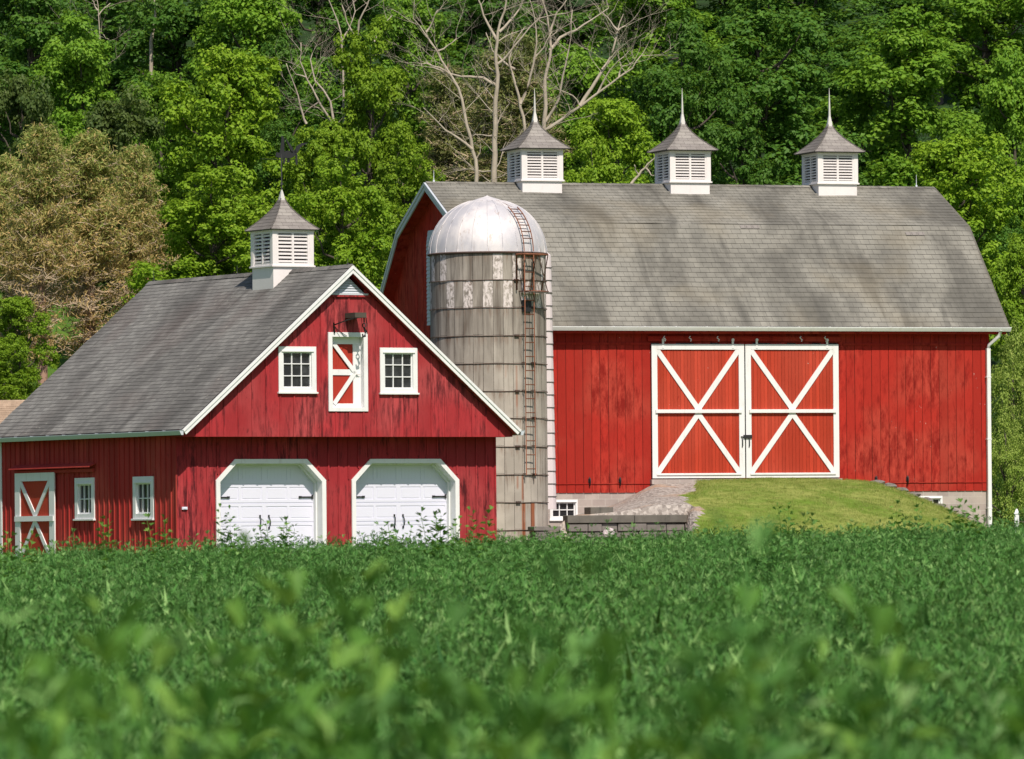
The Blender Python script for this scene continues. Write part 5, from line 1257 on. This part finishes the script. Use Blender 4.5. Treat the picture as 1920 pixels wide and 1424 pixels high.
for k in range(4):
    o = bpy.data.objects.new('alfalfa_plant', plant_mesh('alfalfa_plant', 5, .93, .10, (.052, .012), 26, .55, spread=.07, seed=k, hvar=True)); tallc.objects.link(o)
pts = []
for i in range(620):
    y = rng.uniform(34, 62); x = rng.uniform(-1, 1) * (.082 * y + 1.6)
    if noise.noise(Vector((x * .7, y * .5, 20))) > -.15: pts.append((x, y, gz(x, y) - rng.uniform(.0, .16)))
for i in range(80):
    y = rng.uniform(5.0, 10.0); x = rng.uniform(-1, 1) * (.082 * y + .5)
    pts.append((x, y, 1.5 - rng.uniform(.018, .05) * y - .93))
scatter('tall_crop_stems', pts, tallc, 'taller leafy stems that break the far edge of the crop', 'crop', 'stuff', .9, 1.08, 4)
# short grass on the bank and lawn
gc = bpy.data.collections.new('lawn_tufts')
for k in range(3):
    o = bpy.data.objects.new('lawn_tuft', grass_mesh('lawn_tuft', 30, .07, .16, M['lawn_blade'])); gc.objects.link(o)
pts = []
for i in range(15000):
    u, w = rng.uniform(-2, 18), rng.uniform(.12, 15)
    if u < gl(w) + .12: continue
    x, y = bw2(u, w); pts.append((x, y, max(ramp_h(u, w), gz(x, y) - .25) - .02))
scatter('bank_grass', pts, gc, 'short sunlit grass on the bank before the barn doors', 'grass', 'stuff', .7, 1.2, 3)

# single tall stems that stand out of the crop
SPR = [
# x, y, base above ground, height, leaflet, label
(-1.98, 46.0, 1.157, 0.072, 2, 'tall thin sprig before the left edge of the left garage door'),
(-1.72, 48.0, 1.046, 0.065, 4, 'bushy sprig group before the handles of the left garage door'),
(-2.7, 44.0, 1.144, 0.065, 2, 'upright sprig between the two small side windows'),
(-2.3, 44.0, 1.127, 0.065, 2, 'upright sprig at the corner of the small barn'),
(-0.53, 47.0, 1.074, 0.072, 3, 'tall sprig before the lower right of the right garage door'),
(-0.39, 47.0, 1.021, 0.058, 2, 'thin sprig at the right jamb of the right garage door'),
(-0.21, 45.0, 1.085, 0.065, 2, 'sprig before the red wall right of the garage doors'),
(-0.86, 48.0, 1.011, 0.065, 3, 'low sprig before the centre of the right garage door'),
(-3.03, 40.0, 1.065, 0.065, 3, 'sprig at the far left edge before the sliding door'),
(2.14, 50.0, 1.084, 0.065, 2, 'tallest sprig before the middle of the grass bank'),
(2.4, 50.0, 0.999, 0.065, 2, 'sprig before the grass bank, right of the tallest one there'),
(2.96, 50.0, 1.08, 0.065, 2, 'tall sprig before the right end of the grass bank'),
(3.24, 46.0, 1.058, 0.072, 4, 'leafy cluster before the foundation corner at the right'),
(0.39, 48.0, 0.94, 0.065, 3, 'sprig before the low dark wall beside the silo'),
(-0.25, 8.0, 1.126, 0.06, 4, 'blurred pale green sprig close to the camera below the left garage door'),
(-0.24, 7.0, 1.117, 0.06, 3, 'blurred leafy tip left of the centre foreground'),
(-0.31, 7.5, 1.091, 0.06, 4, 'blurred shaded tip in the left centre foreground'),
(-0.16, 7.5, 1.101, 0.06, 5, 'blurred dark leafy cluster in the centre foreground'),
(-0.38, 6.5, 1.093, 0.06, 4, 'blurred tip in the left foreground'),
(0.34, 6.5, 1.093, 0.06, 5, 'blurred bright leafy cluster in the right foreground'),
(0.3, 7.0, 1.067, 0.06, 4, 'blurred small tip left of the bright right foreground cluster'),
(0.42, 5.5, 1.084, 0.06, 5, 'blurred leaves in the lower right corner'),
(-0.4, 5.5, 1.074, 0.06, 5, 'blurred leaves in the lower left corner'),
(-0.14, 5.5, 1.074, 0.06, 5, 'blurred leaves at the bottom left of centre'),
(0.05, 5.5, 1.074, 0.06, 5, 'blurred leaves at the bottom centre'),
(0.16, 5.5, 1.054, 0.06, 5, 'blurred leaves at the bottom right of centre'),
(-0.03, 5.0, 1.07, 0.06, 5, 'blurred leaves at the bottom just left of centre'),
(-0.25, 5.0, 1.08, 0.06, 5, 'blurred leaves at the bottom left'),

]
for (x, y, H, ll, st, lab) in SPR:
    me = plant_mesh('leafy_stem', st, H, .03, (ll * (1 if y < 30 else .8), ll * .30), 14 if y < 30 else 24, .45 if y < 30 else .6, .03 if y < 30 else .09, 3, M['sprig'], False)
    o = bpy.data.objects.new('leafy_stem', me); col.objects.link(o); o.location = (x, y, gz(x, y)); o.rotation_euler = (0, 0, x * 7); tag(o, lab, 'plant')
for (x, y, H, lean, lab) in ((-.135, 6.5, 1.00, .105, 'pale blurred grass blade leaning right, in front of the right garage door'), (.47, 8.0, .83, .15, 'blurred grass stalk leaning right near the right edge of the field')):
    m = MB(); P_ = [Vector((x + lean * t ** 1.6, y, H * t)) for t in [i / 8 for i in range(9)]]
    for a, b, t in zip(P_, P_[1:], range(8)):
        w0, w1 = .005 * (1 - t / 12), .005 * (1 - (t + 1) / 12)
        m.face([(a.x - w0, a.y, a.z), (a.x + w0, a.y + .003, a.z), (b.x + w1, b.y + .003, b.z), (b.x - w1, b.y, b.z)], .95)
        m.face([(a.x + w0, a.y + .003, a.z), (a.x + w0 * .6, a.y + .008, a.z), (b.x + w1 * .6, b.y + .008, b.z), (b.x + w1, b.y + .003, b.z)], .8)
    o = m.build('grass_blade', M['sprig']); o.data.transform(Matrix.Translation((-x, -y, 0))); o.location = (x, y, gz(x, y)); tag(o, lab, 'grass blade')
